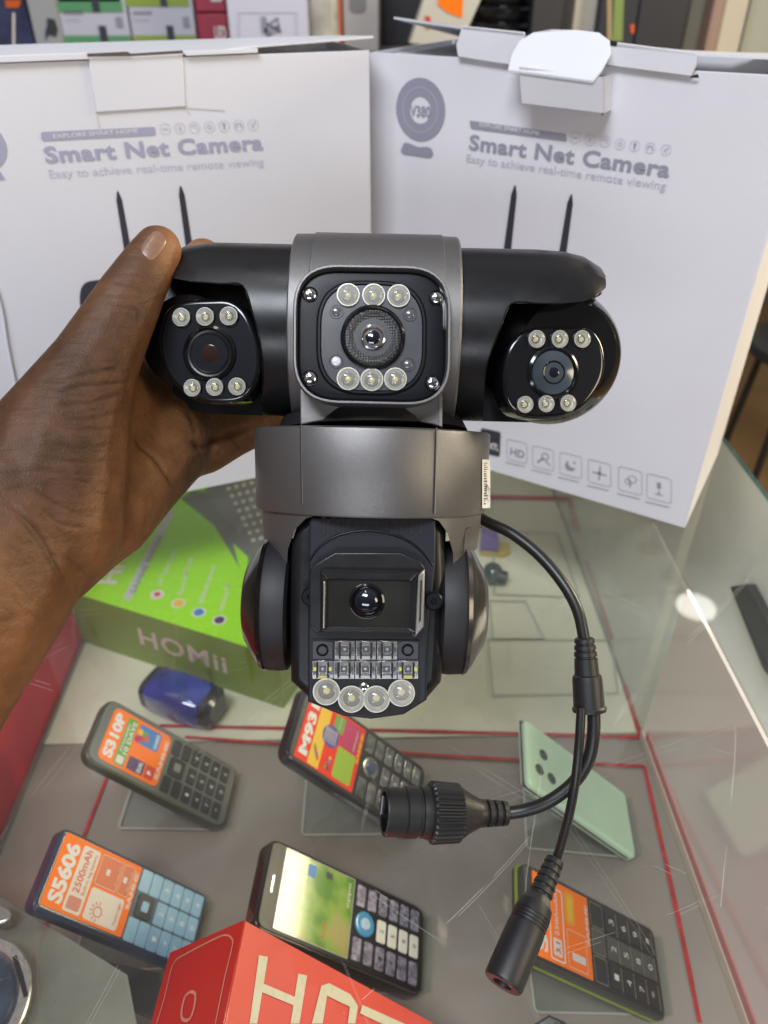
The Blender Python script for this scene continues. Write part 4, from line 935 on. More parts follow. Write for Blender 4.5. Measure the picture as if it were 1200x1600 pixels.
def stand(pl, W_, L, label):
    s = empty('acrylic_stand', Vector((pl.o.x, pl.o.y, SH)), label, 'phone stand', 'clear acrylic stands carrying the phones'); T = .013
    b = MB(); b.box(pl, -W_*.42, W_*.42, -L/2-.004, L*.25, -T-.003, -T-.0006, acr); b.build('back_plate', s)
    b = MB(); b.box(pl, -W_*.42, W_*.42, -L/2-.0042, -L/2-.0012, -T-.0006, .003, acr); b.build('lip', s)
    foot = pl.w(0, -L/2, -T-.002); xh = Vector((-pl.y.x*-1, -pl.y.y*-1, 0)).normalized(); yv = pl.x.copy(); yv.z = 0
    bp_ = Plane(Vector((foot.x, foot.y, SH+.001)), (0, 0, 1), xh)
    b = MB(); q = [(-.004, -W_*.55), (L*.60, -W_*.55), (L*.60, W_*.45), (-.004, W_*.45)]
    b.block(bp_, rpoly(q, .004), .001, .0035, acr, .0004); b.build('base_plate', s)
    b = MB(); pts = rpoly(q, .004); 
    for A, B in zip(pts, pts[1:]+pts[:1]):
        b.line(bp_, A, B, .0016, .0038, edge_m)
    for xx in (-W_*.42, W_*.42):
        b.line(pl, Vector((xx, -L/2)), Vector((xx, L*.25)), .0012, -T-.0004, edge_m)
    b.build('polished_edge', s, flat=True)
def phone(pl, L, W_, bodym, facem, label, T=.011, rr_=.008, sidem=None):
    p = empty('mobile_phone', pl.w(0, -L/2, -T), label, 'mobile phone', GRP)
    b = MB(); b.block(pl, rrect(-W_/2, W_/2, -L/2, L/2, rr_), -T, -.0004, bodym, .0022, n=3); b.build('phone_body', p)
    b = MB(); b.block(pl, rrect(-W_/2+.0022, W_/2-.0022, -L/2+.0022, L/2-.0022, rr_*.8), -.0006, .0004, facem, .0004); b.build('front_panel', p)
    return p
def key(p, pl, x0, x1, y0, y1, m, r=.0016, h=.0014, legend=None, lm=None):
    b = MB(); b.block(pl, rrect(x0, x1, y0, y1, r, 3), .0003, h, m, .0005, n=2)
    if legend:
        cx, cy = (x0+x1)/2, (y0+y1)/2; hh = (y1-y0)*.42; b.text(pl, legend, (cx-hh*.38*len(legend), cy-hh/2), (cx+hh*.38*len(legend), cy-hh/2), hh, h+.00012, lm or ink_w)
    b.build('key', p)
LEG = [['1', '2', '3'], ['4', '5', '6'], ['7', '8', '9'], ['*', '0', '#']]
or_ = mat('orange_sticker', (.98, .20, .003), .5, spec=.25); or2 = mat('deep_orange_print', (.62, .11, .012), .4)
grn = mat('green_print', (.14, .36, .04), .4); bl = mat('blue_print', (.05, .22, .55), .4); pur = mat('purple_print', (.07, .03, .14), .4); rd = mat('red_print', (.62, .03, .015), .4)
yel = mat('yellow_print', (.80, .50, .01), .4); whp = mat('pale_print', (.72, .66, .60), .45); mag = mat('magenta_print', (.48, .02, .13), .4); lgrn = mat('lime_print', (.30, .48, .03), .4)
dgrey = mat('dark_grey_plastic', (.016, .017, .018), .4, rvar=.05); keyd = mat('charcoal_key', (.022, .024, .022), .3, spec=.4)
# --- phone 1 (orange sticker S310P)
pl, L, W_ = phone_plane((-.144, .335, -.035), (.0601, .7797, -.0565), .115, .050)
p = phone(pl, L, W_, mat('gold_green_trim', (.045, .048, .018), .3, metal=.3), mat('grey_key_bed', (.12, .13, .11), .35), 'dark keypad phone with rounded orange screen sticker reading S310P, upper left of the phones', rr_=.013, T=.009)
hw = W_/2; sy0, sy1 = L*.02, L*.43
b = MB(); b.block(pl, rrect(-hw+.006, hw-.006, sy0, sy1, .006), .0003, .0008, or_, 0); H1 = .0010
b.text(pl, 'S310P', (-hw+.010, sy1-.0115), (hw-.010, sy1-.0115), .0085, H1, ink_w, .05)
b.flat(pl, rrect(-hw+.008, hw-.009, sy1-.024, sy1-.0145, .001), H1, grn); b.text(pl, 'STANDBY', (-hw+.020, sy1-.0183), (hw-.014, sy1-.0183), .0024, H1+.0002, whp, .02); b.text(pl, '10 DAYS', (-hw+.019, sy1-.0232), (hw-.011, sy1-.0232), .0038, H1+.0002, ink_w, .03)
b.flat(pl, rrect(-hw+.0095, -hw+.0165, sy1-.0225, sy1-.016, .001), H1+.0002, whp)
b.flat(pl, rrect(hw-.027, hw-.009, sy0+.0095, sy1-.0265, .003), H1, bl)
for i, (dx, dy, m_) in enumerate(((-.003, .001, rd), (.002, .003, yel), (.002, -.002, grn), (-.001, -.004, or2), (-.005, .004, mag))):
    xx = hw-.019+dx; y_ = sy1-.0315+dy; b.flat(pl, rrect(xx-.0028, xx+.0028, y_-.0022, y_+.0022, .0015), H1+.0002+i*.00005, m_)
b.text(pl, 'GAMES', (hw-.025, sy0+.0115), (hw-.011, sy0+.0115), .003, H1+.0003, ink_w, .03)
b.flat(pl, rrect(-hw+.009, -hw+.021, sy0+.016, sy1-.0265, .001), H1, pur); b.text(pl, 'DUAL', (-hw+.010, sy0+.0185), (-hw+.020, sy0+.0185), .0035, H1+.0002, ink_w, .04)
b.flat(pl, rrect(-hw+.009, -hw+.021, sy0+.006, sy0+.0145, .001), H1, rd); b.flat(pl, [(-hw+.013, sy0+.008), (-hw+.017, sy0+.0115), (-hw+.013, sy0+.013)], H1+.0002, ink_w)
b.text(pl, 'SAMHE', (-hw+.012, sy0+.0016), (hw-.012, sy0+.0016), .0032, H1, whp, .03)
b.build('screen_sticker', p, flat=True)
def keypad3(p, pl, W_, ytop, ybot, m, dm, lm=None, rows=6, dp='square', dpm=None, gap=.0012, mids=None):
    hw = W_/2-.005; cw = (2*hw)/3; rh = (ytop-ybot)/rows
    for c_ in range(3):
        for r_ in range(rows):
            if c_ == 1 and r_ < 2: continue
            x0 = -hw+c_*cw; y1 = ytop-r_*rh; sk = (-.0012 if c_ == 0 else (.0012 if c_ == 2 else 0))
            lg = LEG[r_-2][c_] if r_ >= 2 and rows == 6 else None
            key(p, pl, x0+gap+sk*.5, x0+cw-gap+sk*.5, y1-rh+gap, y1-gap, (mids or m) if (c_ == 1 and mids) else m, legend=lg, lm=lm)
    x0 = -cw/2; b = MB(); yc_ = ytop-rh; s_ = min(cw, rh*2)*.44
    if dp == 'square':
        b.block(pl, rrect(-s_*1.15, s_*1.15, yc_-s_, yc_+s_, s_*.4), .0003, .0018, dpm or m, .0005); b.block(pl, rrect(-s_*.5, s_*.5, yc_-s_*.42, yc_+s_*.42, s_*.2), .0018, .0026, dm, .0003)
    else:
        b.rev(pl.w(0, yc_, 0), pl.n, [(.0003, s_*1.1), (.0016, s_*1.08), (.002, s_*.9), (.0016, s_*.6), (.0016, 1e-5)], dpm or m, 32); b.rev(pl.w(0, yc_, 0), pl.n, [(.0015, s_*.55), (.0026, s_*.5), (.0028, 1e-5)], dm, 24)
    b.build('navigation_key', p)
keypad3(p, pl, W_, sy0-.002, -L/2+.008, keyd, mat('nav_pale', (.25, .25, .22), .3))
stand(pl, W_, L, 'clear acrylic stand holding up the phone with the orange S310P sticker')
# --- phone 2 (blue, S5606)
pl, L, W_ = phone_plane((-.170, .276, -.106), (.1383, .8515, -.0503), .128, .053)
blueb = mat('navy_phone_shell', (.030, .045, .085), .3, coat=.3); lblue = mat('light_blue_keys', (.28, .52, .72), .35, coat=.2, var=.08, scale=60); kgap = mat('blue_key_gap', (.05, .09, .14), .4)
p = phone(pl, L, W_, blueb, blueb, 'navy phone with square orange sticker reading S5606 and a light blue keypad, lower left', T=.012, rr_=.006)
hw = W_/2; sy0, sy1 = -L*.02, L*.475
b = MB(); b.block(pl, rrect(-hw+.004, hw-.003, sy0, sy1, .0015), .0003, .0008, or_, 0)
b.text(pl, 'S5606', (-hw+.008, sy1-.014), (hw-.008, sy1-.014), .0105, H1, ink_w, .045)
b.flat(pl, rrect(-hw+.006, hw-.006, sy1-.031, sy1-.0165, .002), H1, whp); b.flat(pl, rrect(-hw+.008, -hw+.0165, sy1-.029, sy1-.0185, .0015), H1+.0002, mat('salmon_print', (.62, .22, .16), .5))
b.text(pl, '2500mAh', (-hw+.019, sy1-.0245), (hw-.008, sy1-.0245), .0055, H1+.0002, rd, .01); b.text(pl, 'Built-in big battery', (-hw+.019, sy1-.0290), (hw-.009, sy1-.0290), .0026, H1+.0002, or2)
b.flat(pl, rrect(-hw+.006, -.001, sy0+.006, sy1-.033, .0025), H1, whp)
pc_ = Vector((-hw/2-.001, (sy0+sy1-.027)/2+.004))
for k in range(7):
    a = math.pi*k/6*1.0+.0; b.line(pl, pc_+Vector((math.cos(a), math.sin(a)))*.0045, pc_+Vector((math.cos(a), math.sin(a)))*.0065, .0007, H1+.0002, or2)
b.ringflat(pl, [pc_+Vector((math.cos(2*math.pi*i/18), math.sin(2*math.pi*i/18)))*.0036 for i in range(18)], .0007, H1+.0002, or2)
b.text(pl, 'Torch Light', (-hw+.009, sy0+.008), (-.004, sy0+.008), .0024, H1+.0002, or2)
for y0, y1 in ((sy0+.0055+.0105, sy1-.033), (sy0+.0055, sy0+.0145)):
    b.flat(pl, rrect(.001, hw-.006, y0, y1, .0015), H1, or2); b.ringflat(pl, rrect(.001, hw-.006, y0, y1, .0015), .0004, H1+.0002, whp)
    cx_, cy_ = (hw-.005)/2, (y0+y1)/2+.001; b.flat(pl, rrect(cx_-.0022, cx_+.0022, cy_-.0016, cy_+.0016, .0006), H1+.0003, whp)
    b.text(pl, 'Wireless FM', (cx_-.007, y0+.001), (cx_+.007, y0+.001), .0016, H1+.0003, whp)
b.text(pl, 'SAMHE', (-.006, sy0+.0012), (hw-.008, sy0+.0012), .0032, H1, whp, .03)
b.build('screen_sticker', p, flat=True)
b = MB(); b.block(pl, rrect(-hw+.003, hw-.003, -L/2+.003, sy0-.0005, .003), .0003, .0009, kgap, .0002); b.build('keypad_bed', p)
keypad3(p, pl, W_+.003, sy0-.001, -L/2+.004, lblue, lblue, lm=mat('key_legend_white', (.8, .85, .9), .4), dpm=dgrey, gap=.00025)
stand(pl, W_, L, 'clear acrylic stand under the navy phone with the orange S5606 sticker')
# --- phone 3 (M93, red sticker)
pl, L, W_ = phone_plane((-.007, .313, -.009), (.2580, .8399, -.1285), .122, .052)
p = phone(pl, L, W_, mat('glossy_black_shell', (.010, .010, .010), .18, coat=.6), dgrey, 'black phone with red and yellow M93 sticker, directly behind the network connector', T=.0115, rr_=.011)
hw = W_/2; sy0, sy1 = L*.03, L*.455
b = MB(); b.block(pl, rrect(-hw+.005, hw-.005, sy0, sy1, .001), .0003, .0008, mat('red_sticker', (.80, .04, .012), .5, spec=.25), 0)
b.text(pl, 'M931', (-hw+.010, sy1-.0115), (hw-.012, sy1-.0115), .0085, H1, ink_w, .05)
b.flat(pl, rrect(-hw+.006, hw-.010, sy1-.026, sy1-.014, .0005), H1, yel)
for k in range(5): b.flat(pl, rrect(-hw+.012+k*.002, -hw+.016+k*.002, sy1-.024+k*.0014, sy1-.022+k*.0014, .0008), H1+.0002, (or2, mag, bl, rd, grn)[k])
b.rev(pl.w(.004, sy1-.031, H1), pl.n, [(0, .0095), (.0001, .0095)], mat('indigo_print', (.08, .06, .32), .4), 28)
for k in range(5): b.text(pl, 'LARGE', (-.002, sy1-.0255-k*.0028), (.010, sy1-.0255-k*.0028), .0018, H1+.0004, ink_w, .02)
b.flat(pl, rrect(.001+.010, hw-.008, sy1-.047, sy1-.031, .001), H1+.00005, grn); b.text(pl, 'Quick', (.013, sy1-.038), (hw-.009, sy1-.038), .002, H1+.0003, ink_w)
b.flat(pl, rrect(.002, hw-.007, sy0+.0045, sy1-.0425, .001), H1+.0001, mag); b.text(pl, 'MP3 player', (.004, sy0+.008), (hw-.010, sy0+.008), .002, H1+.0003, ink_w)
b.flat(pl, rrect(-hw+.008, .001, sy0+.0045, sy1-.041, .002), H1, lgrn)
for k in range(7): b.flat(pl, rrect(-hw+.010+(k%4)*.003, -hw+.0125+(k%4)*.003, sy1-.037+(k//4)*.0035, sy1-.0345+(k//4)*.0035, .0008), H1+.0002, (pur, mag, bl, yel, grn, or2, rd)[k])
b.text(pl, 'SAMHE', (-.004, sy0+.0012), (hw-.010, sy0+.0012), .003, H1+.0001, yel, .03)
b.build('screen_sticker', p, flat=True)
shk = mat('glossy_grey_key', (.30, .32, .33), .2, metal=.8, coat=.6, var=.5, scale=200)
keypad3(p, pl, W_, sy0-.002, -L/2+.007, shk, mat('blue_steel_key', (.12, .18, .32), .2, metal=.6), dp='round', gap=.0014)
stand(pl, W_, L, 'clear acrylic stand under the black phone with the red M93 sticker')
# --- phone 4 (green-brown screen)
pl, L, W_ = phone_plane((-.017, .235, -.053), (.0693, .6857, -.0793), .125, .054)
p = phone(pl, L, W_, mat('brown_black_shell', (.018, .013, .011), .2, coat=.5), mat('black_front_glass', (.008, .008, .009), .3, spec=.25), 'black phone with a leafy green screen and white centre keys, next to the red box', T=.0125, rr_=.010)
hw = W_/2; sy0, sy1 = -L*.02, L*.40
scr = bpy.data.materials.new('leafy_green_screen'); scr.use_nodes = True; sn = scr.node_tree; sb = sn.nodes['Principled BSDF']; sb.inputs['Roughness'].default_value = .13; sb.inputs['Coat Weight'].default_value = 1; sb.inputs['Coat Roughness'].default_value = .12
t_ = sn.nodes.new('ShaderNodeTexCoord'); nz = sn.nodes.new('ShaderNodeTexNoise'); nz.inputs['Scale'].default_value = 38; nz.inputs['Detail'].default_value = 3; cr = sn.nodes.new('ShaderNodeValToRGB')
cr.color_ramp.elements[0].position = .38; cr.color_ramp.elements[0].color = (.10, .26, .015, 1); cr.color_ramp.elements[1].position = .62; cr.color_ramp.elements[1].color = (.42, .36, .12, 1)
k_ = cr.color_ramp.elements.new(.5); k_.color = (.24, .40, .05, 1)
sn.links.new(t_.outputs['Object'], nz.inputs['Vector']); sn.links.new(nz.outputs[0], cr.inputs[0]); sn.links.new(cr.outputs[0], sb.inputs['Base Color'])
b = MB(); b.block(pl, rrect(-hw+.005, hw-.004, sy0, sy1, .001), .0003, .0007, scr, 0)
b.text(pl, 'oppo', (hw-.026, sy0+.003), (hw-.008, sy0+.003), .003, .0009, whp); b.flat(pl, rrect(hw-.016, hw-.007, sy0+.035, sy0+.042, .001), .0009, bl); b.flat(pl, rrect(hw-.012, hw-.007, sy0+.020, sy0+.026, .001), .0009, dgrey)
b.text(pl, 'A120', (-hw+.010, sy0+.021), (-hw+.022, sy0+.021), .003, .0009, rd)
b.build('display', p, flat=True)
b = MB(); b.ringflat(pl, rrect(-hw+.0045, hw-.0035, sy0-.0005, sy1+.0005, .001), .0007, .0010, edge_m); b.build('display_rim', p, flat=True)
b = MB(); b.block(pl, rrect(-.006, .006, sy1+.006, sy1+.0075, .0006), .0003, .0009, shk, 0); b.build('earpiece', p)
keypad3(p, pl, W_, sy0-.002, -L/2+.006, mat('violet_grey_key', (.34, .32, .42), .25, metal=.6, var=.6, scale=260), mat('pale_blue_nav', (.45, .6, .7), .2, coat=.6), lm=dgrey, dp='round', dpm=mat('cyan_ring_key', (.05, .28, .50), .25, coat=.5), gap=.0012, mids=mat('cream_key', (.78, .76, .64), .2, coat=.5))
stand(pl, W_, L, 'clear acrylic stand under the phone with the green screen')
# --- phone 5 (S19.., orange, large keys)
pl, L, W_ = phone_plane((.136, .225, -.070), (.1493, .6941, -.0908), .125, .054)
p = phone(pl, L, W_, mat('dark_green_grey_shell', (.035, .040, .032), .3), dgrey, 'charcoal phone with lime edge and orange sticker, partly behind the hanging power plug', T=.012, rr_=.006)
hw = W_/2; sy0, sy1 = L*.05, L*.45
b = MB(); b.block(pl, rrect(-hw-.0004, hw+.0004, -L/2-.0004, L/2+.0004, .006), -.009, -.0065, mat('lime_trim', (.28, .42, .02), .35), 0); b.build('lime_band', p)
b = MB(); b.block(pl, rrect(-hw+.004, hw-.004, sy0, sy1, .001), .0003, .0008, or_, 0)
b.text(pl, 'S19', (-hw+.008, sy1-.0125), (hw-.020, sy1-.0125), .0095, H1, whp, .04)
b.ringflat(pl, rrect(-hw+.006, hw-.009, sy1-.030, sy1-.0155, .002), .001, H1, ink_w)
b.flat(pl, rrect(-hw+.009, -hw+.020, sy1-.027, sy1-.0185, .001), H1+.0001, whp); b.text(pl, '3.1', (-hw+.011, sy1-.025), (-hw+.018, sy1-.025), .0045, H1+.0003, or2, .03); b.text(pl, '2500mAh', (-hw+.022, sy1-.0245), (hw-.012, sy1-.0245), .0035, H1, ink_w)
b.flat(pl, rrect(.002, hw-.007, sy1-.042, sy1-.032, .003), H1, mat('amber_print', (.85, .36, .01), .35)); b.flat(pl, rrect(.005, hw-.010, sy1-.0395, sy1-.0345, .002), H1+.0002, yel)
b.ringflat(pl, rrect(-hw+.006, -.001, sy0+.005, sy1-.033, .0015), .0004, H1, whp); b.flat(pl, rrect(-hw+.011, -hw+.016, sy0+.007, sy1-.037, .0008), H1+.0001, whp)
b.text(pl, 'SAMHE', (-.006, sy0+.0012), (hw-.010, sy0+.0012), .003, H1, whp, .03)
b.build('screen_sticker', p, flat=True)
kw = (W_-.008)/3; top = sy0-.002; olive = mat('olive_grey_key', (.075, .080, .065), .35)
for c_ in range(3):
    x0 = -W_/2+.004+c_*kw; key(p, pl, x0+.0012, x0+kw-.0012, top-.0135, top-.0008, keyd if c_ != 1 else olive, .002)
    b = MB(); b.ringflat(pl, rrect(x0+.0006, x0+kw-.0006, top-.0142, top-.0002, .002), .0005, .0008, mat('olive_key_rim', (.30, .30, .18), .3)); b.build('key_rim', p, flat=True)
    kh = (top-.0165+L/2-.006)/4
    for r_ in range(4):
        y1 = top-.0160-r_*kh; key(p, pl, x0+.0012, x0+kw-.0012, y1-kh+.0010, y1-.0004, olive if c_ == 1 else keyd, .0012, legend=LEG[r_][c_])
        b = MB(); b.line(pl, (x0+.001, y1-kh+.0002), (x0+kw-.001, y1-kh+.0002), .0006, .0008, MAT['olive_key_rim']); b.build('key_rim', p, flat=True)
stand(pl, W_, L, 'clear acrylic stand under the charcoal phone with the lime edge')
# --- phone 6 (mint back)
pl, L, W_ = phone_plane((.207, .453, -.248), (.0545, .7390, -.1215), .160, .075)
mint = mat('mint_green_case', (.60, .84, .58), .38, coat=.25, var=.04, scale=30)
p = phone(pl, L, W_, mint, mint, 'mint green smartphone standing with its three-lens back towards the viewer', T=.008, rr_=.006)
for x, y in [(848, 1180), (842, 1203), (861, 1217)]:
    q = pl.at(x, y, .0004); b = MB(); rL = .0042
    b.rev(q, pl.n, [(0, rL*1.15), (.0008, rL*1.1), (.0009, rL*.9)], mat('mint_lens_rim', (.14, .19, .15), .25, metal=.4), 28, cap=False); b.rev(q, pl.n, [(.0006, rL*.95), (.0009, rL*.4), (.001, 1e-6)], mat('dark_phone_lens', (.03, .04, .04), .08, coat=1), 24, cap=False); b.build('rear_lens', p)
b = MB(); b.box(pl, -W_/2-.0002, W_/2+.0002, -L/2+.006, L/2+.0003, -.0065, -.0045, mat('dark_band', (.05, .06, .055), .3)); b.build('side_band', p)
stand(pl, W_, L, 'clear acrylic stand behind and below the mint smartphone')

# ================================================================== BOXES IN THE COUNTER
# green carton: front bottom edge pose solved from the photo
N_ = Vector((-.392, -.914, 0)).normalized(); X_ = Vector((-N_.y, N_.x, 0)).normalized()
t_ = (.42-SH)/(.385+.025); cgo = C0+(Vector((-.147, .381, .035))-C0)*t_; hgt = .05*t_; Lg = .19*t_
fo_ = Vector((cgo.x, cgo.y, SH+.001)); pf_ = Plane(fo_, N_, X_)
gb = empty('phone_carton', fo_, 'green gift carton lying inside the counter under the wrist', 'carton')
gtopm = mat('green_card_lit', (.34, .76, .008), .25, coat=.3, rvar=.05); gsid = mat('green_card_shaded', (.17, .25, .012), .4, coat=.1, var=.08, scale=20)  # one green card, lit top and shaded sides put into two colours
Dg = .30; b = MB(); b.box(pf_, -Lg/2-.01, Lg/2, 0, hgt, -Dg, 0, gsid, .001); b.build('carton_body', gb)
ptg = Plane(Vector((fo_.x, fo_.y, SH+.001+hgt)), (0, 0, 1), X_)
b = MB(); b.box(ptg, -Lg/2-.0095, Lg/2-.0005, .0005, Dg-.0005, .0001, .0008, gtopm); b.build('carton_lid', gb)
gpr = mat('grey_band_print', (.16, .17, .15), .3, coat=.4); gkey = mat('grey_keypad_print', (.19, .20, .17), .35, coat=.3)
b = MB(); b.pxflat(ptg, [(283, 780), (300, 768), (325, 770), (420, 760), (440, 860), (405, 880), (384, 905), (365, 872), (335, 822)], .0010, gpr)
b.pxflat(ptg, [(318, 768), (330, 760), (500, 720), (500, 900), (408, 875), (388, 848), (350, 808)], .0013, gkey)
b.pxflat(ptg, [(364, 850), (388, 872), (386, 912), (375, 890)], .0015, gtopm)
for i in range(8):
    for j in range(9): 
        x = 348+i*12+j*5.5; y = 752-i*3+j*11.5
        if y > 748: b.pxflat(ptg, [(x, y), (x+6, y-2), (x+8, y+3), (x+2, y+5)], .0016, whp)
b.build('keypad_print', gb, flat=True)
b = MB()
b.pxflat(ptg, [(203, 941), (192, 936), (262, 800), (275, 798)], .0010, mat('silver_label_print', (.52, .56, .52), .3)); b.pxtext(ptg, 'SAMHE PHONE', (212, 928), (256, 838), (204, 925), .0013, gpr)
for (x, y), m_, txt, e_ in (((246, 930), whp, '2.4" Color Screen', (277, 860)), ((279, 944), yel, 'Dual SIM Card', (302, 872)), ((311, 958), bl, '1000mAh Battery', (338, 884)), ((343, 970), pur, 'Wireless FM', (360, 914))):
    pxring(b, ptg, x, y, 11, 0, .0010, whp, 20); pxring(b, ptg, x, y, 8, 0, .0012, m_, 20)
    if m_ is whp: pxring(b, ptg, x, y, 5, 0, .0014, rd, 14)
    b.pxtext(ptg, txt, (x+6, y-14), e_, (x-1, y-17), .0010, whp, .01)
b.pxtext(ptg, 'Hi', (180, 914), (196, 884), (156, 902), .0010, whp, .03)
b.build('lid_print', gb, flat=True)
b = MB(); b.pxtext(pf_, 'HOMii', (220, 1005), (356, 1052), (232, 985), .0004, mat('pinkish_white_print', (.60, .50, .42), .4), .02, 1.12); b.pxtext(pf_, 'phone', (290, 1043), (334, 1058), (292, 1036), .0004, gpr); b.build('wordmark', gb, flat=True)
# red carton leaning at 45 degrees
t_ = (H-(-.006))/(.322); A_ = C0+(Vector((-.054, .160, .098))-C0)*t_
e3 = Vector((.67, -.05, -.74)).normalized(); e2 = Vector((.08, .997, .005)); nrm = e3.cross(e2).normalized(); e2 = nrm.cross(e3)
if nrm.z < 0: nrm = -nrm
hp = Plane(A_, nrm, e3); sgn = 1 if hp.y.y > 0 else -1       # u = along e3; v runs away from viewer
rbx = empty('phone_carton', A_, 'red phone carton with large cream letters, leaning at the bottom edge', 'carton')
redt = mat('red_card_lit', (.66, .065, .035), .34, coat=.3, var=.04, scale=30); reds = mat('red_card_shaded', (.50, .012, .008), .28, coat=.3)  # same red card, lit face and shaded body painted as two reds
T_ = .05*t_; Lr = .22
b = MB(); b.box(hp, 0, Lr, -.20 if sgn > 0 else 0, 0 if sgn > 0 else .20, -T_, -.0003, reds, .0008); b.build('carton_body', rbx)
b = MB(); b.box(hp, .0006, Lr-.0006, -.1995 if sgn > 0 else .0005, -.0005 if sgn > 0 else .1995, -.0004, .0005, redt, .0003); b.build('carton_lid', rbx)
crm = mat('cream_foil_print', (.62, .58, .42), .3, coat=.4, rvar=.1)
b = MB()
bh = [.0009]
def bar(pts, m=crm): b.pxflat(hp, pts, bh[0], m); bh[0] += .00006
bar([(403, 1493), (417, 1496), (400, 1600), (388, 1600)]); bar([(464, 1522), (478, 1525), (466, 1600), (452, 1600)]); bar([(406, 1536), (462, 1560), (460, 1573), (403, 1549)])
bar([(500, 1541), (512, 1537), (502, 1600), (485, 1600)]); bar([(500, 1541), (512, 1537), (545, 1554), (556, 1570), (545, 1574), (508, 1556)]); bar([(546, 1562), (557, 1572), (553, 1600), (541, 1600)])
bar([(564, 1571), (640, 1605), (632, 1618), (560, 1584)])
b.build('letter_print', rbx, flat=True)
ep = Plane(A_, -e3, e2); b = MB()       # dark top face of the leaning carton
bx = [ep.uv(*p) for p in [(270, 1494), (378, 1446)]]
vs = sorted([ep.uv(383, 1438), ep.uv(267, 1489), ep.uv(236, 1600)], key=lambda q: q[0])
def eln(pts, w):
    P = catmull([(*ep.uv(*p), 0) for p in pts], 4, False)
    for a_, q_ in zip(P[:-1], P[1:]): b.line(ep, a_, q_, w, .0006, mat('pink_line_print', (.62, .24, .18), .35))
eln([(246, 1600), (258, 1560), (268, 1518), (274, 1504), (286, 1494), (340, 1466), (356, 1462), (364, 1468), (364, 1480), (352, 1530), (338, 1600)], .0009)
O0 = [(299, 1550), (306, 1553), (306, 1566), (302, 1584), (296, 1594), (288, 1594), (285, 1588), (286, 1574), (291, 1557), (299, 1550)]
eln(O0, .0016)
b.build('line_print', rbx, flat=True)
# blue glossy gadget
q = onz(285, 1092, SH+.02); bo = empty('bluetooth_speaker', Vector((q.x, q.y, SH)), 'small glossy blue gadget with black ends in front of the green carton', 'speaker')
a0, a1 = onz(236, 1072, SH+.02), onz(338, 1108, SH+.02); ax_ = (a1-a0).normalized(); Lb = (a1-a0).length
blu = mat('glossy_blue', (.002, .022, .26), .14, coat=1, var=.6, scale=30)
sq = lambda t, r: [a0+ax_*t+Vector((-ax_.y, ax_.x, 0))*r*math.copysign(abs(math.cos(a))**.5, math.cos(a))+Vector((0, 0, r*.85))*math.copysign(abs(math.sin(a))**.5, math.sin(a)) for a in [2*math.pi*i/28 for i in range(28)]]
b = MB(); b.rings([sq(.004, .018), sq(.008, .0205), sq(Lb*.5, .022), sq(Lb-.012, .0205), sq(Lb-.008, .018)], blu); b.build('speaker_body', bo)
b = MB(); b.rings([sq(-.004, .014), sq(0, .019), sq(.005, .0195)], black_gloss); b.build('end_cap', bo); b = MB(); b.rings([sq(Lb-.009, .0195), sq(Lb-.002, .019), sq(Lb+.002, .014)], black_gloss); b.build('end_cap', bo)
# near-left: clear tray slab and a smartwatch
b = MB(); zt = ZP(-.115); b.pxblock(zt, [(-300, 1250), (5, 1402), (198, 1522), (232, 1700), (-300, 1900)], -.004, 0, clear('hazy_tray', (.72, .75, .70), 1.5, .06, haze=.30, hazecol=(.62, .66, .60)), .001); b.build('display_tray')
tag(bpy.data.objects['display_tray'], 'grey green tray slab in the near left corner beneath the watch', 'tray')
b = MB(); zt2 = ZP(-.120); b.pxblock(zt2, [(160, 1500), (250, 1520), (258, 1600), (190, 1572), (158, 1530)], -.002, 0, dgrey, .0005); b.build('dark_card'); tag(bpy.data.objects['dark_card'], 'dark flat card between the tray corner and the red carton', 'card')
zw = ZP(-.108); wc = zw.at(-66, 1580, 0); Rw = (zw.at(48, 1512, 0)-wc).length
wt = empty('smartwatch', wc, 'round watch with scratched dark blue face and steel rim, bottom left corner', 'watch')
b = MB(); b.rev(wc, (0, 0, 1), [(-.006, Rw*.96), (.003, Rw), (.004, Rw*.98), (.004, Rw*.84), (.0025, Rw*.80), (.002, 1e-4)], mat('brushed_steel', (.62, .61, .58), .3, metal=.85, rvar=.1), 64); b.build('watch_case', wt)
b = MB(); b.rev(wc, (0, 0, 1), [(.0024, Rw*.80), (.0048, Rw*.76), (.0052, 1e-4)], mat('dark_blue_dial', (.035, .055, .10), .22, coat=.8, var=.5, scale=60), 64)
b.build('watch_dial', wt)
b = MB(); b.pxblock(zw, [(-5, 1420), (14, 1424), (22, 1436), (14, 1446), (-5, 1448)], -.002, .006, mat('steel_lug', (.5, .49, .47), .3, metal=.85), .0015, smooth=True); b.build('watch_lug', wt)
b = MB(); b.pxblock(zw, [(22, 1500), (29, 1497), (40, 1530), (47, 1560), (40, 1563), (31, 1532)], .0041, .0044, dgrey); b.build('rim_slot', wt)
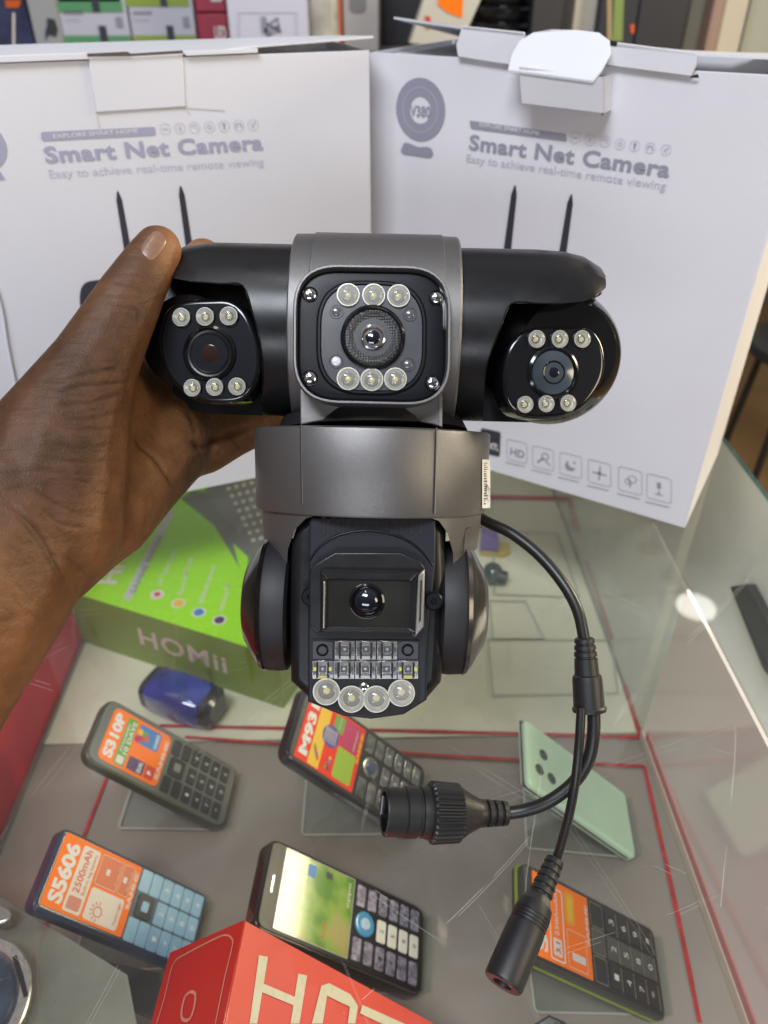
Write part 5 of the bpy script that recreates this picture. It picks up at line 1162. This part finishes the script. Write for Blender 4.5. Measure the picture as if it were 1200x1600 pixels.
# small dark thing at the bottom centre, and odds and ends at the far right
b = MB(); zb = ZP(-.10); b.pxblock(zb, [(826, 1604), (858, 1585), (884, 1596), (900, 1640), (830, 1640)], -.01, 0, dgrey, .001); b.pxflat(zb, [(838, 1603), (858, 1590), (876, 1598), (870, 1604)], .0003, shk); b.build('dark_gadget'); tag(bpy.data.objects['dark_gadget'], 'corner of a dark gadget peeking in at the bottom edge of the picture', 'gadget')
b = MB(); b.pxblock(Plane((.3835, 0, 0), (-1, 0, 0), (0, -1, 0)), [(1148, 916), (1174, 912), (1214, 985), (1224, 1075), (1200, 1045)], -.004, .006, mat('dull_dark_slab', (.03, .033, .035), .4), .002, r=.003); b.build('dark_slab'); tag(bpy.data.objects['dark_slab'], 'dark slab set against the pale side pane at the right edge', 'mobile phone')  # flat dark shape fixed to the side pane
kb = empty('charger_knob', onz(776, 896, SH), 'small dark green rounded gadget on the far shelf beside the lower lens ball', 'gadget')
b = MB(); q = onz(770, 896, SH+.014); b.ell(q, (Vector((.013, 0, 0)), Vector((0, .014, 0)), Vector((0, 0, .014))), mat('dark_green_gloss', (.02, .05, .045), .2, coat=.6), 24, 14); b.rev(q+Vector((.008, -.006, 0)), (1, -.5, 0), [(0, .009), (.008, .008), (.009, .004)], dgrey, 20); b.build('knob_body', kb)
b = MB(); b.pxblock(ZP(SH+.008), [(752, 842), (796, 848), (798, 860), (788, 865), (752, 862)], -.006, 0, mat('yellow_card', (.45, .35, .06), .5), .001); b.build('toy_packet'); tag(bpy.data.objects['toy_packet'], 'small yellow and purple packet on the far shelf beside the cable', 'packet')
b = MB(); b.pxblock(ZP(SH+.03), [(752, 822), (776, 828), (780, 842), (752, 838)], -.028, 0, mat('purple_card', (.14, .10, .30), .4), .001); pk = b.build('purple_packet'); tag(pk, 'small purple packet just above the yellow one on the far shelf', 'packet')

# ================================================================== BACKGROUND SHELF
YS = 1.75; zs_ = ony(600, 66, YS).z-.012
sb_ = MB(); sb_.box(ZP(0), -2, .60, YS-.25, YS+.8, zs_-.03, zs_, mat('brown_grey_counter', (.20, .17, .14), .4, var=.1, scale=10), .002)
sb_.box(ZP(0), -2, .58, YS-.22, YS+.75, -.94, zs_-.031, mat('counter_front', (.24, .215, .19), .6, var=.15, scale=5)); bs = sb_.build('back_counter'); tag(bs, 'brown grey counter behind the cartons with boxed goods on it', 'counter')
def bbox(name, label, cat, px0, px1, y, h, depth, m, dy=0, group=None, lean=0.0):
    a = ony(px0, 50, y); bq = ony(px1, 50, y); x0, x1 = a.x, bq.x; z0 = zs_+dy
    e_ = empty(name, Vector(((x0+x1)/2, y, z0)), label, cat, group)
    pl = Plane(Vector((x0, y, z0)), (0, -1, 0), (1, 0, 0)); w_ = x1-x0
    if lean: pl = Plane(Vector((x0, y, z0)), (0, -1, 0), (math.cos(lean), 0, math.sin(lean)))
    b = MB(); b.box(pl, 0, w_, 0, h, -depth, 0, m, .003); b.build('box_body', e_); return e_, pl, w_
wbx = mat('white_box_board', (.52, .52, .60), .5); gband = mat('green_band', (.10, .30, .14), .5); lband = mat('olive_band', (.26, .36, .05), .5); rbx_m = mat('dark_red_box', (.36, .03, .06), .45)
navy = mat('navy_fabric_pack', (.03, .035, .09), .6, var=.5, scale=20)
def unpz(pl, py, px=300): return pl.uv(px, py)[1]
# navy pack far left, with orange patch
e_, pl, w_ = bbox('soft_pack', 'dark navy soft pack with an orange patch at the far left of the back shelf', 'pack', -80, 50, 1.75, .30, .1, navy)
b = MB(); b.pxflat(pl, [(8, 0), (34, 0), (30, 12), (10, 12)], .002, or2); b.pxflat(pl, [(20, 20), (24, 20), (24, 80), (20, 80)], .002, whp); b.build('orange_patch', e_, flat=True)
e_, pl, w_ = bbox('product_box', 'pale grey box printed with a dark tool, beside the navy pack', 'box', 52, 96, 1.74, .30, .1, mat('pale_grey_box', (.36, .36, .37), .5), group='boxed goods on the back shelf')
b = MB(); b.pxflat(pl, [(74, 28), (86, 30), (91, 46), (88, 58), (76, 54), (72, 64), (71, 50), (74, 40)], .002, ink_dk); b.build('tool_print', e_, flat=True)
for k, (x0, x1, bd, lab) in enumerate([(98, 203, gband, 'white box with deep green bands on the back shelf'), (206, 306, lband, 'white box with olive green bands next to the red boxes')]):
    for lvl in range(2):
        zl = unpz(Plane(Vector((0, 1.75, zs_)), (0, -1, 0), (1, 0, 0)), 72 if lvl == 0 else (20 if k == 0 else 11))
        hb_ = .093
        e_, pl, w_ = bbox('product_box', lab+(', lower of its stack' if lvl == 0 else ', upper of its stack'), 'box', x0+(0 if lvl == 0 else -4), x1+(0 if lvl == 0 else -4), 1.75, hb_-.004, .1, wbx, dy=max(0, zl), group='boxed goods on the back shelf')
        b = MB(); b.flat(pl, rrect(.001, w_-.001, 0.001, .018), .0015, bd); b.flat(pl, rrect(w_*.55, w_*.66, .001, .034), .0025, ink_dk); b.flat(pl, rrect(w_*.82, w_*.92, .030, .048), .0015, ink)
        b.flat(pl, rrect(w_*.07, w_*.36, .052, .057), .0015, ink); b.flat(pl, rrect(w_*.07, w_*.30, .042, .045), .0015, ink_l)
        b.build('box_print', e_, flat=True)
for k in range(3):
    zl = k*.062
    e_, pl, w_ = bbox('product_box', 'dark red box, %s of the red stack' % ('lowest', 'middle one', 'topmost')[k], 'box', 310, 356, 1.74, .060, .12, rbx_m, dy=zl, group='boxed goods on the back shelf')
    b = MB(); b.text(pl, 'LED', (w_*.55, .018), (w_*.95, .018), .022, .002, whp, .04); b.build('box_print', e_, flat=True)
e_, pl, w_ = bbox('product_box', 'large white box printed with a small folding bracket drawing in a thin frame', 'box', 358, 482, 1.66, .34, .16, mat('cool_white_box', (.60, .60, .72), .45), group='boxed goods on the back shelf')
b = MB(); fr = [Vector(pl.uv(*p)) for p in [(373, 90), (464, 90), (464, 19), (373, 19)]]; b.ringflat(pl, fr, .0015, .002, ink_l)
for A_2, B_2, w2 in [((412, 26), (414, 52), .010), ((414, 50), (438, 44), .012), ((418, 40), (434, 28), .004), ((434, 28), (436, 44), .003), ((422, 52), (418, 66), .005), ((416, 36), (440, 50), .003)]: b.line(pl, pl.uv(*A_2), pl.uv(*B_2), w2, .002, ink)
b.build('drawing_print', e_, flat=True)
vs_ = ony(508, 60, 1.72); e_ = empty('clear_bottle', Vector((vs_.x, 1.72, zs_)), 'pale translucent bottle-like wrap between the white box and the orange strip', 'bottle')
b = MB(); b.rev(Vector((vs_.x, 1.72, zs_)), (0, 0, 1), [(0, .03), (.01, .034), (.10, .032), (.2, .034), (.28, .03)], mat('pale_wrap', (.50, .48, .42), .25, coat=.5, var=.3, scale=25), 32); b.build('bottle_body', e_)
e_, pl, w_ = bbox('product_box', 'thin orange-red box edge standing beside the grey box', 'box', 529, 535, 1.70, .30, .10, mat('orange_red_edge', (.55, .12, .05), .5), group='boxed goods on the back shelf')
e_, pl, w_ = bbox('product_box', 'grey box with a darker rounded window near its top', 'box', 537, 592, 1.70, .30, .10, mat('mid_grey_box', (.40, .38, .37), .5), group='boxed goods on the back shelf')
b = MB(); b.pxflat(pl, [(546, -20), (572, -20), (572, 20), (546, 20)], .002, mat('window_grey', (.18, .18, .18), .5), r=.01); b.build('window_print', e_, flat=True)
e_, pl, w_ = bbox('product_box', 'black box behind the slanted orange and white card', 'box', 596, 668, 1.85, .34, .10, mat('black_box_board', (.03, .03, .035), .5), group='boxed goods on the back shelf')
# slanted white and orange card box
e_ = empty('product_box', ony(680, 60, 1.6), 'slanted cream box with an orange top and a small red mark, leaning to the right', 'box', 'boxed goods on the back shelf')
pl = Plane(ony(680, 50, 1.62), (0, -1, 0), (1, 0, 0)); b = MB(); b.pxblock(pl, [(640, 68), (668, -20), (760, -20), (722, 66), (700, 74)], -.05, 0, mat('cream_box', (.56, .54, .46), .5), .002); b.build('box_body', e_)
b = MB(); b.pxflat(pl, [(686, -12), (724, -12), (722, 28), (700, 20), (684, 8)], .002, or_); b.pxflat(pl, [(664, 24), (672, 26), (674, 44), (666, 46)], .002, rd); b.build('orange_print', e_, flat=True)
# coiled black rings with glare, dark panel
q = ony(790, 20, 1.72); e_ = empty('ribbed_roll', Vector((q.x, 1.72, zs_)), 'black ribbed roll with bright glare stripes behind the right carton', 'roll')
b = MB(); pf2 = []
for k in range(12): pf2 += [(.0+k*.026, .066), (.010+k*.026, .071), (.016+k*.026, .071), (.024+k*.026, .064)]
b.rev(Vector((q.x, 1.72, zs_)), (0, 0, 1), pf2, black_gloss, 48)
b.build('roll_body', e_)
e_, pl, w_ = bbox('product_box', 'charcoal upright panel in front of the ribbed roll', 'box', 829, 876, 1.62, .30, .02, mat('charcoal_board', (.030, .030, .036), .5), group='boxed goods on the back shelf')
e_, pl, w_ = bbox('product_box', 'cream upright board right of the ribbed roll', 'box', 893, 930, 1.75, .34, .10, mat('cream_board', (.60, .56, .47), .5), group='boxed goods on the back shelf')
e_, pl, w_ = bbox('product_box', 'dark navy box with green stripe and orange dot', 'box', 933, 992, 1.72, .34, .10, mat('dark_navy_board', (.02, .022, .035), .45), group='boxed goods on the back shelf')
b = MB(); b.pxflat(pl, [(948, -20), (956, -20), (956, 64), (948, 64)], .002, mat('gold_print', (.35, .28, .14), .5)); b.pxflat(pl, [(960, -20), (975, -20), (972, 64), (957, 64)], .002, mat('leaf_green_print', (.22, .30, .08), .5)); b.pxflat(pl, [(984, 38), (991, 38), (990, 52), (985, 52)], .003, or2); b.build('stripe_print', e_, flat=True)
e_, pl, w_ = bbox('product_box', 'broad black box behind the right end of the lid', 'box', 993, 1068, 1.72, .34, .12, mat('black_blue_board', (.018, .020, .030), .45), group='boxed goods on the back shelf')
q = ony(1125, 30, 2.0)
col_m = mat('cream_painted_post', (.66, .60, .48), .5); 
for nm_, lab, x0, x1, m_, yy_ in (('post', 'grey green upright post nearest the black box', 1070, 1102, mat('grey_green_post', (.38, .38, .31), .45), 1.95), ('post', 'narrow brown pink post left of the cream one', 1104, 1122, mat('brown_pink_post', (.40, .27, .22), .5), 1.90), ('post', 'bright cream post at the top right', 1122, 1158, col_m, 1.92), ('post', 'wide pale panel post at the right edge of the picture', 1160, 1290, mat('pale_panel', (.50, .52, .42), .5), 2.0)):
    a = ony(x0, 60, yy_); bq = ony(x1, 60, yy_); o_ = empty(nm_, Vector(((a.x+bq.x)/2, yy_, -.9)), lab, 'post', 'upright posts behind the right carton')
    b = MB(); b.box(Plane(Vector((a.x, yy_, -.9)), (0, -1, 0), (1, 0, 0)), 0, bq.x-a.x, 0, 2.4, -.06, 0, m_, .004); b.build('post_shaft', o_)
# dark seat-like thing low on the right, seen past the carton
st = onz(1196, 520, -.30); e_ = empty('stool', Vector((st.x+.1, st.y, -.95)), 'dark stool standing on the brown floor past the right carton', 'stool')
b = MB(); b.rev(Vector((st.x+.13, st.y, -.33)), (0, 0, 1), [(-.03, .14), (-.025, .15), (0, .15), (.01, .13)], mat('dark_seat', (.03, .03, .035), .5), 32); b.build('seat', e_)
for k in range(4):
    a = math.pi/4+k*math.pi/2; b = MB(); b.tube([Vector((st.x+.13+.11*math.cos(a), st.y+.11*math.sin(a), -.36)), Vector((st.x+.13+.16*math.cos(a), st.y+.16*math.sin(a), -.949))], .009, dgrey, 10, 1); b.build('leg', e_)
bpy.context.view_layer.update()
